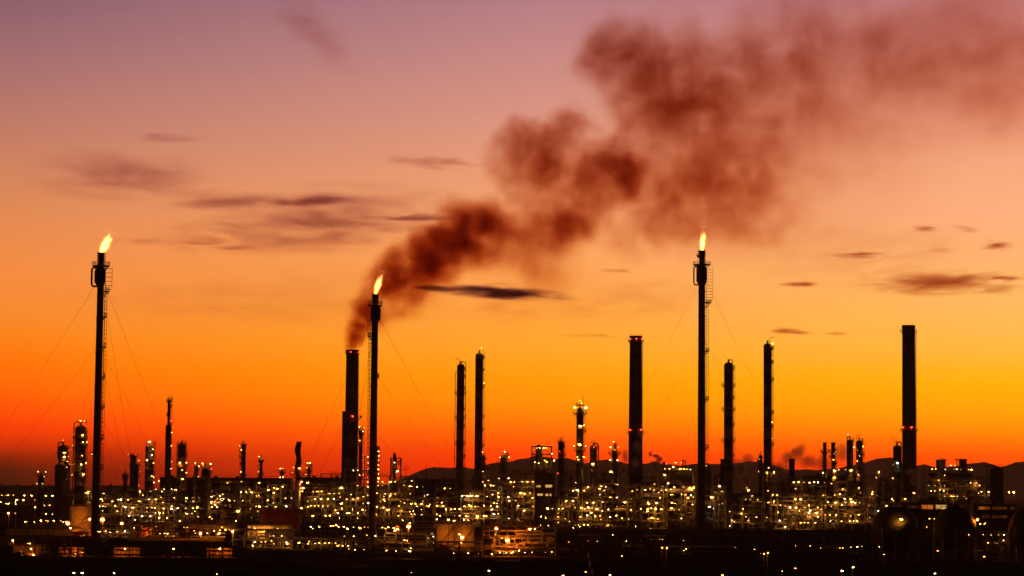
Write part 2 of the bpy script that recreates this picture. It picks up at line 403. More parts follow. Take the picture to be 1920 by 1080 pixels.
# ------------------------------------------------------------------ flare stacks
def flare(label, d, x_tip, y_tip, w_tip, x_bot, y_bot, w, drum, plat_top, bypass, plats, guys, fl, lamps=(), side=1, ladder_rng=None):
    P = W(x_tip, y_tip, d); cx, cy, zt = P.x, d, P.z; px = M(d)
    T = thing('flare_stack', label, 'flare stack', (cx, cy, 0), 'flare stacks')
    r = w / 2 * px; rt = w_tip / 2 * px
    zd1, zd0 = W(x_tip, drum[0], d).z, W(x_tip, drum[1], d).z; rd = drum[2] / 2 * px
    m = MB(); prof = [(r * 1.7, 0), (r * 1.7, .6), (r * 1.12, 1.2), (r * 1.1, zd0 * .45), (r, zd0 * .75), (r * .96, zd0 - rd * .5)]
    m.lathe(cx, cy, prof, 20)
    z = 7.0
    while z < zd0 - 4:
        m.lathe(cx, cy, [(r * 1.0, z), (r * 1.17, z), (r * 1.17, z + .3), (r * 1.0, z + .3)], 20); z += 12
    m.build('riser', 'dark', T, True)
    m = MB(); m.lathe(cx, cy, [(r * .96, zd0 - rd * .5), (rd * .8, zd0), (rd, zd0 + rd * .35), (rd, zd1 - rd * .35), (rd * .8, zd1), (rt * .9, zd1 + rd * .2)], 20)
    m.build('seal_drum', 'dark', T, True)
    m = MB(); m.lathe(cx, cy, [(rt * .85, zd1 + rd * .2), (rt * .85, zt - 3.2), (rt, zt - 3.0), (rt, zt - .1), (rt * 1.1, zt - .1), (rt * 1.1, zt), (rt * .8, zt)], 16)
    for i in range(5):
        a = 2 * PI * i / 5 + .4; e = (cx + math.cos(a) * rt * 1.22, cy + math.sin(a) * rt * 1.22)
        m.cyl((e[0], e[1], zd1 + 1), (e[0], e[1], zt + .35), .12, n=6)
    m.build('flare_tip', 'dark', T)
    platform(T, cx, cy, rt, W(x_tip, plat_top[0], d).z, plat_top[1] / 2 * px - rt, 'B', 1.35)
    # bypass pipe round the drum
    bx, y1, y0 = bypass; s_ = 1 if bx > x_tip else -1
    m = MB(); X = W(bx, y1, d).x
    z1, z0 = W(x_tip, y1, d).z, W(x_tip, y0, d).z
    for k_, off in ((1, 0), (.62, .7)):
        xx = cx + (X - cx) * k_ if k_ < 1 else X
        m.tube([(cx + s_ * rt * .8, cy - .1, z1 - off * .8), (xx - s_ * .5, cy - .1, z1 - off * .8), (xx, cy - .1, z1 - .5 - off * .8), (xx, cy - .1, z0 + .7 + off * 1.5), (xx + s_ * -.5, cy - .1, z0 + off * 1.2), (cx + s_ * r * .8, cy - .1, z0 + off * .2)], .36 * (1 if k_ == 1 else .8), 8)
    m.build('bypass_pipe', 'dark', T, True)
    for y, o, k, h in plats: platform(T, cx, cy, r * 1.06, W(x_tip, y, d).z, o * px, k, h)
    for a, b, sd, wd in ladder_rng or (): ladder(T, cx, cy, r * 1.1, max(1, W(x_tip, b, d).z), W(x_tip, a, d).z, sd, .3, wd)
    for (xa, ya, xb, yb, dd) in guys:
        A = W(xa, ya, d); A = Vector((cx + (r if xa > x_tip else -r), d, A.z)); B = W(xb, yb, d + dd)
        v = B - A; t = (.2 - A.z) / v.z; E = A + v * t
        m = MB()
        mid = [A + (E - A) * u - Vector((0, 0, math.sin(u * PI) * .9)) for u in [i / 10 for i in range(11)]]
        m.tube(mid, .038, 5)
        m.build('guy_wire', 'wire', T)
    flame(T, *fl, d=d)
    put(T, lamps, x_bot, w, d, r * 1.2)
    return T
G = 60.0
flare('guyed black flare stack burning a bright leaning flame, alone at the left of the plant', 857, 190, 474, 12, 177, 1015, 13.0,
      (503, 531, 18.5), (498, 33), (172.5, 502, 537),
      [(546, 10, 'R', 1.3), (593, 6, 'R', 1.2), (650, 6, 'R', 1.2), (707, 6, 'R', 1.2), (763, 6, 'R', 1.2), (820, 6, 'R', 1.2), (877, 6, 'R', 1.2), (852, 3.5, 'L', 1.0)],
      [(169, 530, 0, 808, 0), (175.5, 653, 0, 877.5, 0), (173, 782, 46, 900, 0), (201, 531, 308, 813, 30), (198.6, 548, 244, 848, 130), (194, 659, 307, 880, 30),
       (194, 681, 237, 883, 130), (191, 785, 242, 862, 30), (191, 800, 222, 900, 120)],
      (190, 474, 36, 15, 17), [(172, 852, 1), (186.2, 852, 1), (187, 865, 1)], ladder_rng=[(500, 546, 1, 2.4), (548, 930, 1, .8)])
flare('black flare stack with a thin forked flame, rising in front of the smoking chimney', 830, 703.6, 552, 10, 697, 1040, 12.6,
      (575, 600, 16), (572, 27), (712, 575, 602),
      [(630, 7, 'L', 1.2), (706, 3.0, 'R', 1.0), (842, 3, 'R', 1.0)],
      [(691.7, 598, 611, 790, 40), (691.7, 640, 675, 768, 140), (694.4, 704, 593, 892, 40), (716.7, 594, 850, 847, 0), (711, 705, 840, 890, 0), (708, 816, 777, 885, 0), (694, 815, 680, 832, 0)],
      (703.6, 551, 36, 10, 11), ladder_rng=[(597, 630, -1, .8), (632, 900, -1, .5)])
flare('black flare stack with an upright yellow flame and caged ladder, right of the banded chimney', 1150, 1316, 470, 12, 1310, 985, 13.0,
      (500, 530, 20), (496, 33), (1301, 500, 534),
      [(480, 3, 'L', .7), (567, 11, 'R', 1.3), (658, 7, 'R', 1.3), (748, 7, 'R', 1.3), (839, 7, 'R', 1.3), (893, 4, 'R', 1.2)],
      [(1297.8, 532.5, 1158, 828, 0), (1304.7, 648, 1207, 813, 0), (1303, 797, 1215, 898, 0), (1331, 524, 1504, 893, 0), (1321, 642, 1470, 888, 0), (1316.7, 791, 1413, 900, 0)],
      (1316, 470, 36, 10, 3), ladder_rng=[(500, 566, 1, 3.2), (568, 930, 1, 1.1)])

# ------------------------------------------------------------------ chimneys
def chimney(label, x, ytop, w, wb, d, galleries, reds, mat, group='round chimneys', spikes=False):
    P = W(x, ytop, d); cx, cy, zt = P.x, d, P.z; r, rb = w / 2 * M(d), wb / 2 * M(d)
    T = thing('chimney', label, 'chimney', (cx, cy, 0), group)
    m = MB(); n = 14
    prof = [(rb + (r - rb) * (i / n), (zt - 6) * i / n) for i in range(n + 1)] + [(r, zt - 2.2), (r * 1.05, zt - 2.0), (r * 1.05, zt), (r * .82, zt), (r * .8, zt - 8)]
    m.lathe(cx, cy, prof, 32); m.build('shaft', mat, T, True)
    for y, o in galleries:
        z = W(x, y, d).z; rr = rb + (r - rb) * min(1, z / zt)
        platform(T, cx, cy, rr, z, o * M(d), 'B', 1.5)
    if spikes:
        for i in range(8):
            m = MB(); a = 2 * PI * i / 8 + .3; m.bar((cx + math.cos(a) * r * .95, cy + math.sin(a) * r * .95, zt), (cx + math.cos(a) * r * .95, cy + math.sin(a) * r * .95, zt + 1.7), .1); m.build('lightning_rod', 'dark', T)
    ladder(T, cx, cy - rb * .6, rb * .8, 3, zt - 5, 1, .3, .6)
    for q in reds:
        dx = abs(q[0] - x) / (wb / 2)
        dd = d - rb * math.sqrt(max(0, 1 - min(dx, 1) ** 2)) - .7
        p = W(q[0], q[1], dd); lamp(T, (p.x, dd, p.z), q[2], 'red')
    return T
SMOKY = chimney('round chimney pouring out dark smoke, with a slim duct tower fixed to its side', 661, 656, 23.5, 26, 1500, [(662.5, 2.2)], [(657.5, 659.5, 2.6), (672.5, 660, 2.4), (661.3, 780, 3.2)], 'conc')
def smoky_extra():
    d, px = 1500, M(1500); m = MB()
    a, b = W(641.8, 771, d), W(648.3, 771, d); zt = a.z
    m.box(((a.x + b.x) / 2, d + 1, zt / 2), b.x - a.x, 3.0, zt)
    m.build('duct_tower', 'dark', SMOKY)
    for y in (774, 805, 833, 862):
        m = MB(); m.box(((b.x + W(650, y, d).x) / 2 + .3, d + 1, W(645, y, d).z), 2.0, 1.6, 1.5); m.build('duct_link', 'dark', SMOKY)
    m = MB(); p = W(675, 783, d); m.box((p.x, d - 1, p.z), 5 * px, 2, .3); m.bar((W(671, 789, d).x, d - 1, W(671, 789, d).z), (p.x + 1, d - 1, p.z), .25); m.box((p.x + .6, d - 1, p.z + .75), 1.1, 1.0, 1.2)
    m.build('service_platform', 'steel', SMOKY)
smoky_extra()
chimney('banded round chimney without smoke, left of the flare stack with the caged ladder', 1192.3, 630, 23, 28, 1700, [(640.5, 3.5), (812, 3.5)],
        [(1193.2, 634.8, 2.6), (1182.2, 635, 2.2), (1203.3, 635, 2.2), (1181.2, 805.3, 3.2), (1201.8, 805.5, 3.2)], 'conc', spikes=True)
chimney('plain brown round chimney with two galleries, the farthest right', 1703.5, 610, 24, 27.5, 1700, [(621.5, 3.5), (807, 4)],
        [(1693, 801.2, 2.8), (1709.2, 800.8, 3.4), (1716.5, 801.5, 1.6)], 'plain')
# ------------------------------------------------------------------ tall columns against the sky
TC = 'tall columns against the sky'
column('distillation_column', 'tall banded column with a down pipe on each side, left of the plain taller column', 'column', 864, 682, 14, 1500,
       [(692, 'R', 3), (706, 'R', 3), (728, 'R', 3), (737, 'B', 4.2), (767, 'R', 3), (783, 'B', 4.2), (799, 'R', 3), (831, 'B', 4.2), (856, 'R', 4), (879, 'R', 3)], None,
       [('over', 873.4, 678.5, 935, .75), ('run', 854.0, 696, 935, .6)], [(861.5, 682, 9.5, -8)], [], mat='redband', group=TC)
column('distillation_column', 'tall thin-nozzled banded column with ladders only on its right, right of the twin-piped column', 'column', 898.8, 661.5, 14.5, 1480,
       [(671, 'R', 3), (695, 'R', 3), (724, 'R', 3.5), (781, 'R', 3.5), (806, 'R', 3), (835, 'R', 4)], [(1, 660, 845)],
       [], [(903.8, 659, 7.5, -2.5)], [(903, 652, 1), (908.3, 696, 1), (907.8, 718, 1)], mat='redband', group=TC)
column('distillation_column', 'thick banded column ringed by three wide platforms, right of the caged flare stack', 'column', 1366, 679, 17, 1400,
       [(690, 'R', 3.5), (723, 'B', 4.8), (746, 'R', 3), (768, 'B', 5), (797, 'R', 3), (826, 'B', 5), (854, 'R', 3), (882, 'R', 4)], [(1, 684, 900)],
       [('over', 1373.2, 674.5, 690, .8)], [], [], mat='redband', group=TC)
column('distillation_column', 'slender banded column with lit platforms up its right side, tallest column in the right half', 'column', 1439.3, 643.5, 15.3, 1400,
       [(653, 'R', 4), (679, 'R', 4), (712, 'R', 4.5), (773.5, 'R', 4.5), (800, 'R', 4), (833, 'R', 4.5), (884, 'B', 6)], [(1, 648, 890)],
       [], [(1443.5, 642, 10, 7)], [(1449, 644, 2), (1447.3, 671, 1), (1447.5, 791.5, 2), (1448.2, 822, 2), (1441.5, 877, 2), (1438.3, 886, 2), (1451, 885.5, 2), (1440, 920, 2, 'yellow'), (1441, 942, 2)],
       mat='redband', group=TC)
MC = 'lit columns and towers among the process units'
L2 = 'yellow'
column('process_column', 'short column with a railed crown of lamps, outermost on the left', 'column', 77.5, 889, 11, 1500, [(890.5, 'B', 4)], None, [], [(73, 890, 6, -3)],
       [(71.3, 884, 2), (85.8, 884.5, 1), (82.8, 893, 1), (70, 907, 1), (80, 907, 1)], group=MC)
column('process_column', 'stepped column with wide lower half and bright lit band, left of the thick domed column', 'column', 118.5, 834, 17, 1300,
       [(840, 'R', 3.5), (852, 'B', 3), (866, 'R', 3.5), (878, 'R', 4), (893, 'R', 4)], [(1, 836, 900)], [('over', 109.3, 829, 860, 1.2)], [],
       [(118.3, 825.2, 1), (121, 848.5, 4, L2), (121, 856.7, 3, L2), (130, 843, 1), (126.2, 846, 1), (128.3, 855.5, 1), (126.2, 865.5, 1), (130.8, 870, 1), (135, 871.3, 1), (124.7, 876, 2), (129.2, 886.3, 2), (126.2, 888.3, 2, L2), (128.3, 893.7, 1), (135, 890.3, 1)],
       wide=(29, 868), group=MC)
column('process_column', 'thick domed column with lamps on its crown, just left of the leaning-flame flare stack', 'column', 151.3, 797, 20.5, 1300,
       [(791.5, 'R', 1.5), (810, 'R', 3), (821, 'B', 4), (836, 'R', 3.5), (840, 'L', 4), (860, 'R', 3), (880, 'R', 3), (895, 'R', 3)], [(1, 800, 910)],
       [('over', 139.0, 791, 930, 1.1)], [], [(150.8, 788.8, 2), (158.3, 789, 2), (157.5, 791.8, 1.5, 'red'), (162.5, 805.3, 1), (155, 815.8, 3, L2), (138.8, 814.7, 1), (155.8, 829.3, 2), (163, 829.5, 1), (136.7, 835, 1), (154.2, 854.2, 1), (161.5, 867.8, 1), (152.5, 870.8, 2), (161.7, 875.5, 1), (156.3, 889.7, 2, L2)], group=MC)
column('process_column', 'flat topped column with two red warning lamps, right of the leaning-flame flare stack', 'column', 250, 852, 11.5, 1450, [(854.5, 'B', 3), (874, 'L', 2)], None, [], [],
       [(240.8, 852, 2, 'red'), (254.5, 852, 2, 'red')], top='flat', group=MC)
column('process_column', 'narrow column with hooked top pipe and bright side lamp, against the flat topped column', 'column', 255, 869, 10, 1400, [(872, 'R', 3), (883, 'R', 3), (892, 'R', 3)], None,
       [('over', 250, 865.5, 930, .8)], [], [(260.3, 863.3, 2), (262.5, 884, 1)], group=MC)
column('process_column', 'tiny dark column with an antenna, between the leaning-flame flare stack and the flat topped column', 'column', 235, 889, 8, 1500, [(891, 'B', 2.5), (896, 'B', 2.5)], None, [], [(233, 889, 5, 2)], [], group=MC)
column('process_column', 'column with a pipe arching over its left shoulder, left of the slim two-step tower', 'column', 281, 834.5, 15, 1350,
       [(832, 'R', 4), (843, 'R', 2.5), (853, 'R', 2.5), (866, 'L', 2.5), (871, 'R', 2.5), (889, 'R', 2)], [(1, 834, 930)], [('over', 273.5, 829, 930, .8)], [],
       [(280, 828.3, 3), (286.7, 842.5, 1), (285, 853.3, 2), (275.8, 862.5, 2), (288.3, 868.3, 1), (284.7, 892.5, 3), (288.3, 894.2, 1)], group=MC)
column('process_column', 'slim two-step tower with a caged crown and small platforms all the way down', 'column', 317.3, 750, 5.5, 1400,
       [(752, 'B', 3), (762, 'R', 3), (778, 'L', 2), (797, 'R', 3), (812, 'R', 3), (831, 'R', 3), (843, 'L', 2.5), (850, 'R', 3), (866, 'R', 3), (880, 'R', 3), (892, 'R', 3)], [(1, 745, 920)],
       [('run', 312.6, 800, 930, .5)], [(315.3, 752, 10, 7), (322, 752, 8, 2)],
       [(319.2, 754.2, 1), (319.7, 788.7, 2, 'red'), (323.4, 787.5, 1), (322, 801.2, 1), (322, 810.8, 1), (319.2, 836.7, 2), (321.5, 835.8, 1), (322, 865.5, 1), (320.8, 878.5, 1)], wide=(11.5, 796), group=MC)
column('process_column', 'dark domed column with a curved davit on top, right of the slim two-step tower', 'column', 341, 831, 16, 1450,
       [(833, 'B', 1.5), (853, 'R', 3), (874, 'R', 3), (888, 'R', 3)], [(1, 833, 930)], [('run', 331.5, 834, 930, .6)], [(347.5, 834, 10, -4)],
       [(336.7, 867.8, 1, 'orange'), (349.2, 867.5, 1), (341.7, 881.3, 2), (349.5, 886.3, 1), (342.5, 898.3, 2, L2)], group=MC)
column('process_column', 'short narrow column with one lamp on top, left of the wide lamp-crowned vessel', 'column', 368, 872, 8, 1450, [(873, 'R', 2), (880, 'R', 2.5)], None, [], [], [(366, 868, 1), (373, 874.2, 1), (371.7, 893.3, 2, L2)], group=MC)
column('process_column', 'short wide vessel crowned by two bright floodlights, right of the short narrow column', 'column', 386.5, 877, 18, 1400,
       [(876, 'B', 2), (887, 'R', 3)], None, [('over', 382, 870, 880, .7)], [], [(379.7, 868.8, 2), (395, 869.7, 2), (380.8, 871.7, 2, L2), (396.5, 878, 1)], group=MC)
column('process_column', 'lone thin column with caged platforms on its left, standing clear against the red sky', 'column', 457.3, 832.5, 8, 1500,
       [(835, 'B', 1.5), (846, 'L', 5), (857, 'L', 5), (870, 'L', 3), (892, 'B', 3)], [(-1, 834, 900)], [('over', 454, 827, 840, .5)], [], [(449.2, 835.8, 1), (452.5, 843.8, 2), (451.7, 884.5, 1)], group=MC)
column('process_column', 'lone smaller column with a railed head, right of the taller lone column', 'column', 490, 858, 5.5, 1500,
       [(865, 'B', 2.5), (889, 'B', 2.5)], [(-1, 860, 900)], [], [(488.5, 860, 5, 2)], [(490.8, 860.3, 1), (484.7, 884.2, 1), (485, 856, 1)], group=MC)
column('process_column', 'squat lamp tower with one ring platform, left of the twisted stack', 'column', 529, 882, 6.5, 1450, [(885.5, 'B', 3.5)], None, [], [], [(525.8, 878.3, 2), (530.3, 878.3, 1), (524.7, 895, 1), (530.8, 894.2, 1)], group=MC)
column('process_column', 'small double-decked lamp tower, right of the twisted stack', 'column', 579.5, 876, 5.5, 1400, [(874.5, 'B', 3), (884, 'B', 2.5), (894, 'L', 3)], [(1, 870, 900)], [], [(581, 874, 5, 4)],
       [(576.7, 868, 2), (581.3, 868, 2), (575, 876.7, 1), (573.8, 890.3, 1)], group=MC)
column('process_column', 'narrow lit column squeezed against the right side of the smoking chimney', 'column', 676.5, 806, 7, 1450, [(806.5, 'B', 2.5), (814, 'R', 3), (833, 'L', 2)], [(1, 808, 900)],
       [('over', 673, 801, 815, .5)], [(680, 806, 8, -2)], [(673.8, 800, 1), (680.8, 808.8, 1), (674.2, 825.8, 2), (683, 802.5, 1)], group=MC)
column('process_column', 'dark column half hidden by the forked-flame flare stack, strung with lamps on the right', 'column', 703, 841, 12.5, 1400,
       [(842, 'R', 3), (853, 'R', 2), (869, 'R', 3), (881, 'R', 2)], [(1, 840, 930)], [], [(707, 842, 5, 4)],
       [(710, 846.2, 1), (710.3, 854.5, 1), (710, 862.8, 1), (709.2, 871.7, 1), (709.7, 880, 2), (709.7, 888.7, 1), (710, 897, 2)], group=MC)
column('process_column', 'short column with a looped head pipe, hugging the right foot of the tall thin-nozzled column', 'column', 906.5, 853, 7, 1400, [(860, 'R', 2.5), (872, 'R', 2)], None,
       [('over', 909.6, 849, 930, .5)], [], [(905, 847.5, 2), (910.8, 856.7, 1), (905.5, 884.2, 1), (907.5, 893.3, 1)], group=MC)
column('process_column', 'broad shouldered column with mushroom platform and three lamps, right of the thin-nozzled column', 'column', 944.5, 853, 13, 1350, [(868, 'B', 6), (853, 'R', 3)], [(1, 850, 930)],
       [('over', 949, 849, 860, .9)], [(952, 862, 9, 1)], [(946.7, 846.7, 2), (937.8, 857.5, 1), (954.7, 857.2, 1), (935, 896.7, 2), (953.3, 896.7, 2)], group=MC)
column('process_column', 'dark bullet topped column with a hooked davit, right of the open lit frame', 'column', 1052, 826.5, 11, 1450, [(829, 'B', 1.5), (853, 'R', 3.5), (838, 'R', 2)], [(1, 828, 900)], [], [(1048.5, 829, 10, 8)],
       [(1049.2, 846.2, 2, 'red'), (1045.8, 887.5, 2, 'red')], group=MC)
column('process_column', 'brightly lit tower flaring out at three ring platforms, with a mast on its head', 'column', 1087.5, 764, 13, 1350,
       [(760, 'B', 1), (775.3, 'B', 7), (808, 'R', 6), (843, 'B', 5.5), (867.5, 'B', 5.5)], [(1, 770, 870)], [], [(1092.8, 758, 14, 1)],
       [(1083.8, 755.3, 1), (1087.5, 751.3, 1), (1090.5, 755.8, 1), (1077.8, 763.7, 3), (1098.3, 764.2, 3), (1088.3, 798.3, 4, L2), (1095, 797, 1), (1086.7, 833.3, 4, L2), (1076.2, 836.2, 1), (1097.7, 836.2, 1), (1082.5, 857, 2), (1096.2, 857, 2), (1084.5, 861.5, 3, L2), (1093.5, 856.7, 1)], group=MC)
column('process_column', 'smooth dark column with a fat pipe looping over its right side', 'column', 1112.7, 835, 13.5, 1350, [(840, 'B', 1)], None,
       [('over', 1122, 831.5, 930, 1.3)], [(1107.5, 838, 11, 8)], [(1113.3, 838.3, 2, 'red'), (1111.7, 870, 3, L2)], group=MC)
column('process_column', 'lamp-ringed tower with two cone shaped platforms, left of the banded smokeless chimney', 'column', 1152.3, 842, 9.5, 1350, [(850, 'B', 7), (875.5, 'B', 6)], [(1, 845, 900)],
       [('over', 1155, 831.5, 848, 1.2)], [(1149, 843, 8, 1)], [(1150.3, 828, 2), (1144.7, 838.3, 2), (1159.7, 838.7, 2), (1152.5, 843.3, 2, L2), (1144.2, 862.8, 2), (1158, 862.8, 2), (1145, 884.2, 3, L2), (1148.5, 885, 2)], group=MC)
column('process_vessel', 'dark round vessel close to the right of the caged flare stack', 'vessel', 1325, 874, 15, 1250, [(880, 'B', 1.5), (890, 'R', 2)], None, [('over', 1300, 874, 905, 1.2)], [(1328, 880, 8, 4)], [(1324, 873, 2), (1331.7, 904.2, 1)], group=MC)
column('process_column', 'short dark column with a hooked pipe, against the left foot of the tallest right-hand column', 'column', 1426, 853, 7.5, 1380, [(864, 'L', 3), (892, 'L', 3)], None, [], [(1423, 864, 19, 4)], [(1424, 861, 1), (1422.5, 884.2, 1)], group=MC)
column('process_column', 'thin bare twin column of a pair joined by a walkway, the left one', 'column', 1546.5, 829.5, 6.8, 1400, [(846.5, 'B', 5)], [(-1, 845, 900)], [], [], [(1543.5, 886, 2)], top='flat', group=MC)
column('process_column', 'lit twin column of a pair joined by a walkway, the right one with yellow floodlights', 'column', 1562.5, 829.5, 8, 1400,
       [(846.5, 'B', 4), (856, 'L', 4), (869, 'R', 3)], [(1, 838, 900)], [], [],
       [(1565.3, 837.5, 1), (1565.8, 847.2, 2), (1564.2, 850, 1), (1562.8, 861.7, 3, L2), (1565.3, 882.5, 3, L2), (1564.2, 895.3, 3, L2), (1572.5, 880.8, 2)], top='flat', group=MC)
column('process_column', 'domed column with a hairpin top pipe under one lamp, right of the twin columns', 'column', 1593.5, 824, 12.5, 1350, [(826, 'R', 2)], None, [('over', 1588.5, 818.5, 930, .9)], [],
       [(1589.7, 814.2, 2), (1601.7, 838.3, 1), (1585.3, 880.5, 2), (1595.8, 882, 3, L2)], group=MC)
column('process_column', 'domed column with a curved davit and many small lamps, right of the hairpin-piped column', 'column', 1611, 825.5, 12.5, 1350,
       [(826, 'R', 2), (835, 'R', 2), (852, 'R', 4)], [(1, 828, 930)], [('run', 1620.5, 867, 930, 1.0)], [(1606.5, 828, 13, 8)],
       [(1618.5, 837.2, 1), (1607.5, 844.2, 1), (1607.5, 864.2, 1, L2), (1609.5, 890, 1, L2), (1612, 855, 1), (1610, 914.5, 1, L2), (1613, 924, 1)], group=MC)
column('process_column', 'small column with a lamp on a curved arm, right of the many-lamped domed column', 'column', 1648.5, 893, 6.5, 1350, [(894, 'L', 2)], None, [], [(1645.5, 893, 9, -6)], [(1648, 884.7, 2), (1642.5, 895, 1), (1644.2, 896.7, 1)], group=MC)
column('process_column', 'domed column with a curved davit, against the left side of the plain brown chimney', 'column', 1682, 834.5, 15.5, 1400, [(870, 'L', 4), (882, 'L', 4), (893, 'L', 4)], [(-1, 868, 920)], [('over', 1689.5, 828.5, 900, 1.2)], [(1676.5, 833, 12, -6), (1680, 832, 7, 1)],
       [(1682.8, 868.3, 3, 'cool'), (1671.7, 870, 1), (1675, 870.8, 1), (1673.8, 896.7, 1)], group=MC)
column('process_vessel', 'dark vessel framed by a square-shouldered pipe arch, farthest right on the skyline', 'vessel', 1868, 875, 26, 1350, [(884, 'R', 2)], None, [('over', 1849.5, 872.5, 930, 1.6)], [(1880, 886, 14, -9)], [], nub=False, group=MC)

# box stacks
def box_stack(label, x, ytop, w, d, mat='dark', group='plain box stacks'):
    P = W(x, ytop, d); T = thing('duct_stack', label, 'stack', (P.x, d, 0), group); ww = w * M(d)
    m = MB(); m.box((P.x, d, P.z / 2), ww, ww * .9, P.z); m.build('casing', mat, T)
    m = MB(); m.box((P.x, d, P.z + .26), ww * 1.12, ww * 1.02, .5); m.build('rim', mat, T)
    m = MB(); m.box((P.x, d, P.z - 2.5), ww * 1.05, ww * .95, .3); m.build('stiffener', mat, T)
    return T
box_stack('dark flat-topped stack against the left side of the thick three-ring column', 1354.5, 862, 7, 1420)
box_stack('dark flat-topped stack standing alone right of the tallest right-hand column', 1484.8, 862, 10, 1350)

def twisted_stack():
    x, ytop, w, d = 559.7, 828, 10.5, 1300
    P = W(x, ytop, d); cx, cy, zt = P.x, d, P.z; r = w / 2 * M(d)
    T = thing('twisted_stack', 'stack with a wavy twisted head, glowing orange near its foot', 'stack', (cx, cy, 0))
    z0 = W(x, 900, d).z
    m = MB(); m.lathe(cx, cy, [(r * 1.35, 0), (r * 1.05, 5), (r, z0)], 20); m.build('lower_shaft', 'tank', T, True)
    m = MB(); n, k = 18, 44; vs = []; A = r * .24
    for i in range(k + 1):
        z = z0 + (zt - z0) * i / k; a = 2 * PI * (z - z0) / 10.5
        for j in range(n):
            t = 2 * PI * j / n
            rr = r * (1 + .10 * math.cos(2 * t - 1.3 * a))
            vs.append((cx + A * math.cos(a) + rr * math.cos(t), cy + A * math.sin(a) + rr * math.sin(t), z))
    fs = [(i * n + j, i * n + (j + 1) % n, (i + 1) * n + (j + 1) % n, (i + 1) * n + j) for i in range(k) for j in range(n)] + [tuple(range(k * n, k * n + n))]
    m.add(vs, fs); m.build('twisted_shaft', 'dark', T, True)
    platform(T, cx, cy, r * 1.2, W(x, 889, d).z, 9 * M(d), 'B', 1.4)
    put(T, [(550.8, 876.3, 2), (561.7, 878, 4, L2), (547.5, 885.8, 1), (555, 886, 1), (566, 903, 2), (568, 915, 3), (567, 921, 2), (565.3, 952.5, 2)], x, w, d, r)
    # brick-like openings low on the shaft
    m = MB()
    for i in range(5):
        zz = W(x, 977 + i * 4.0, d).z
        if zz > .5: m.box((cx + r * .35, cy - r * 1.05, zz), 1.3, .3, .55)
    m.build('vent_slot', 'owindow', T)
twisted_stack()
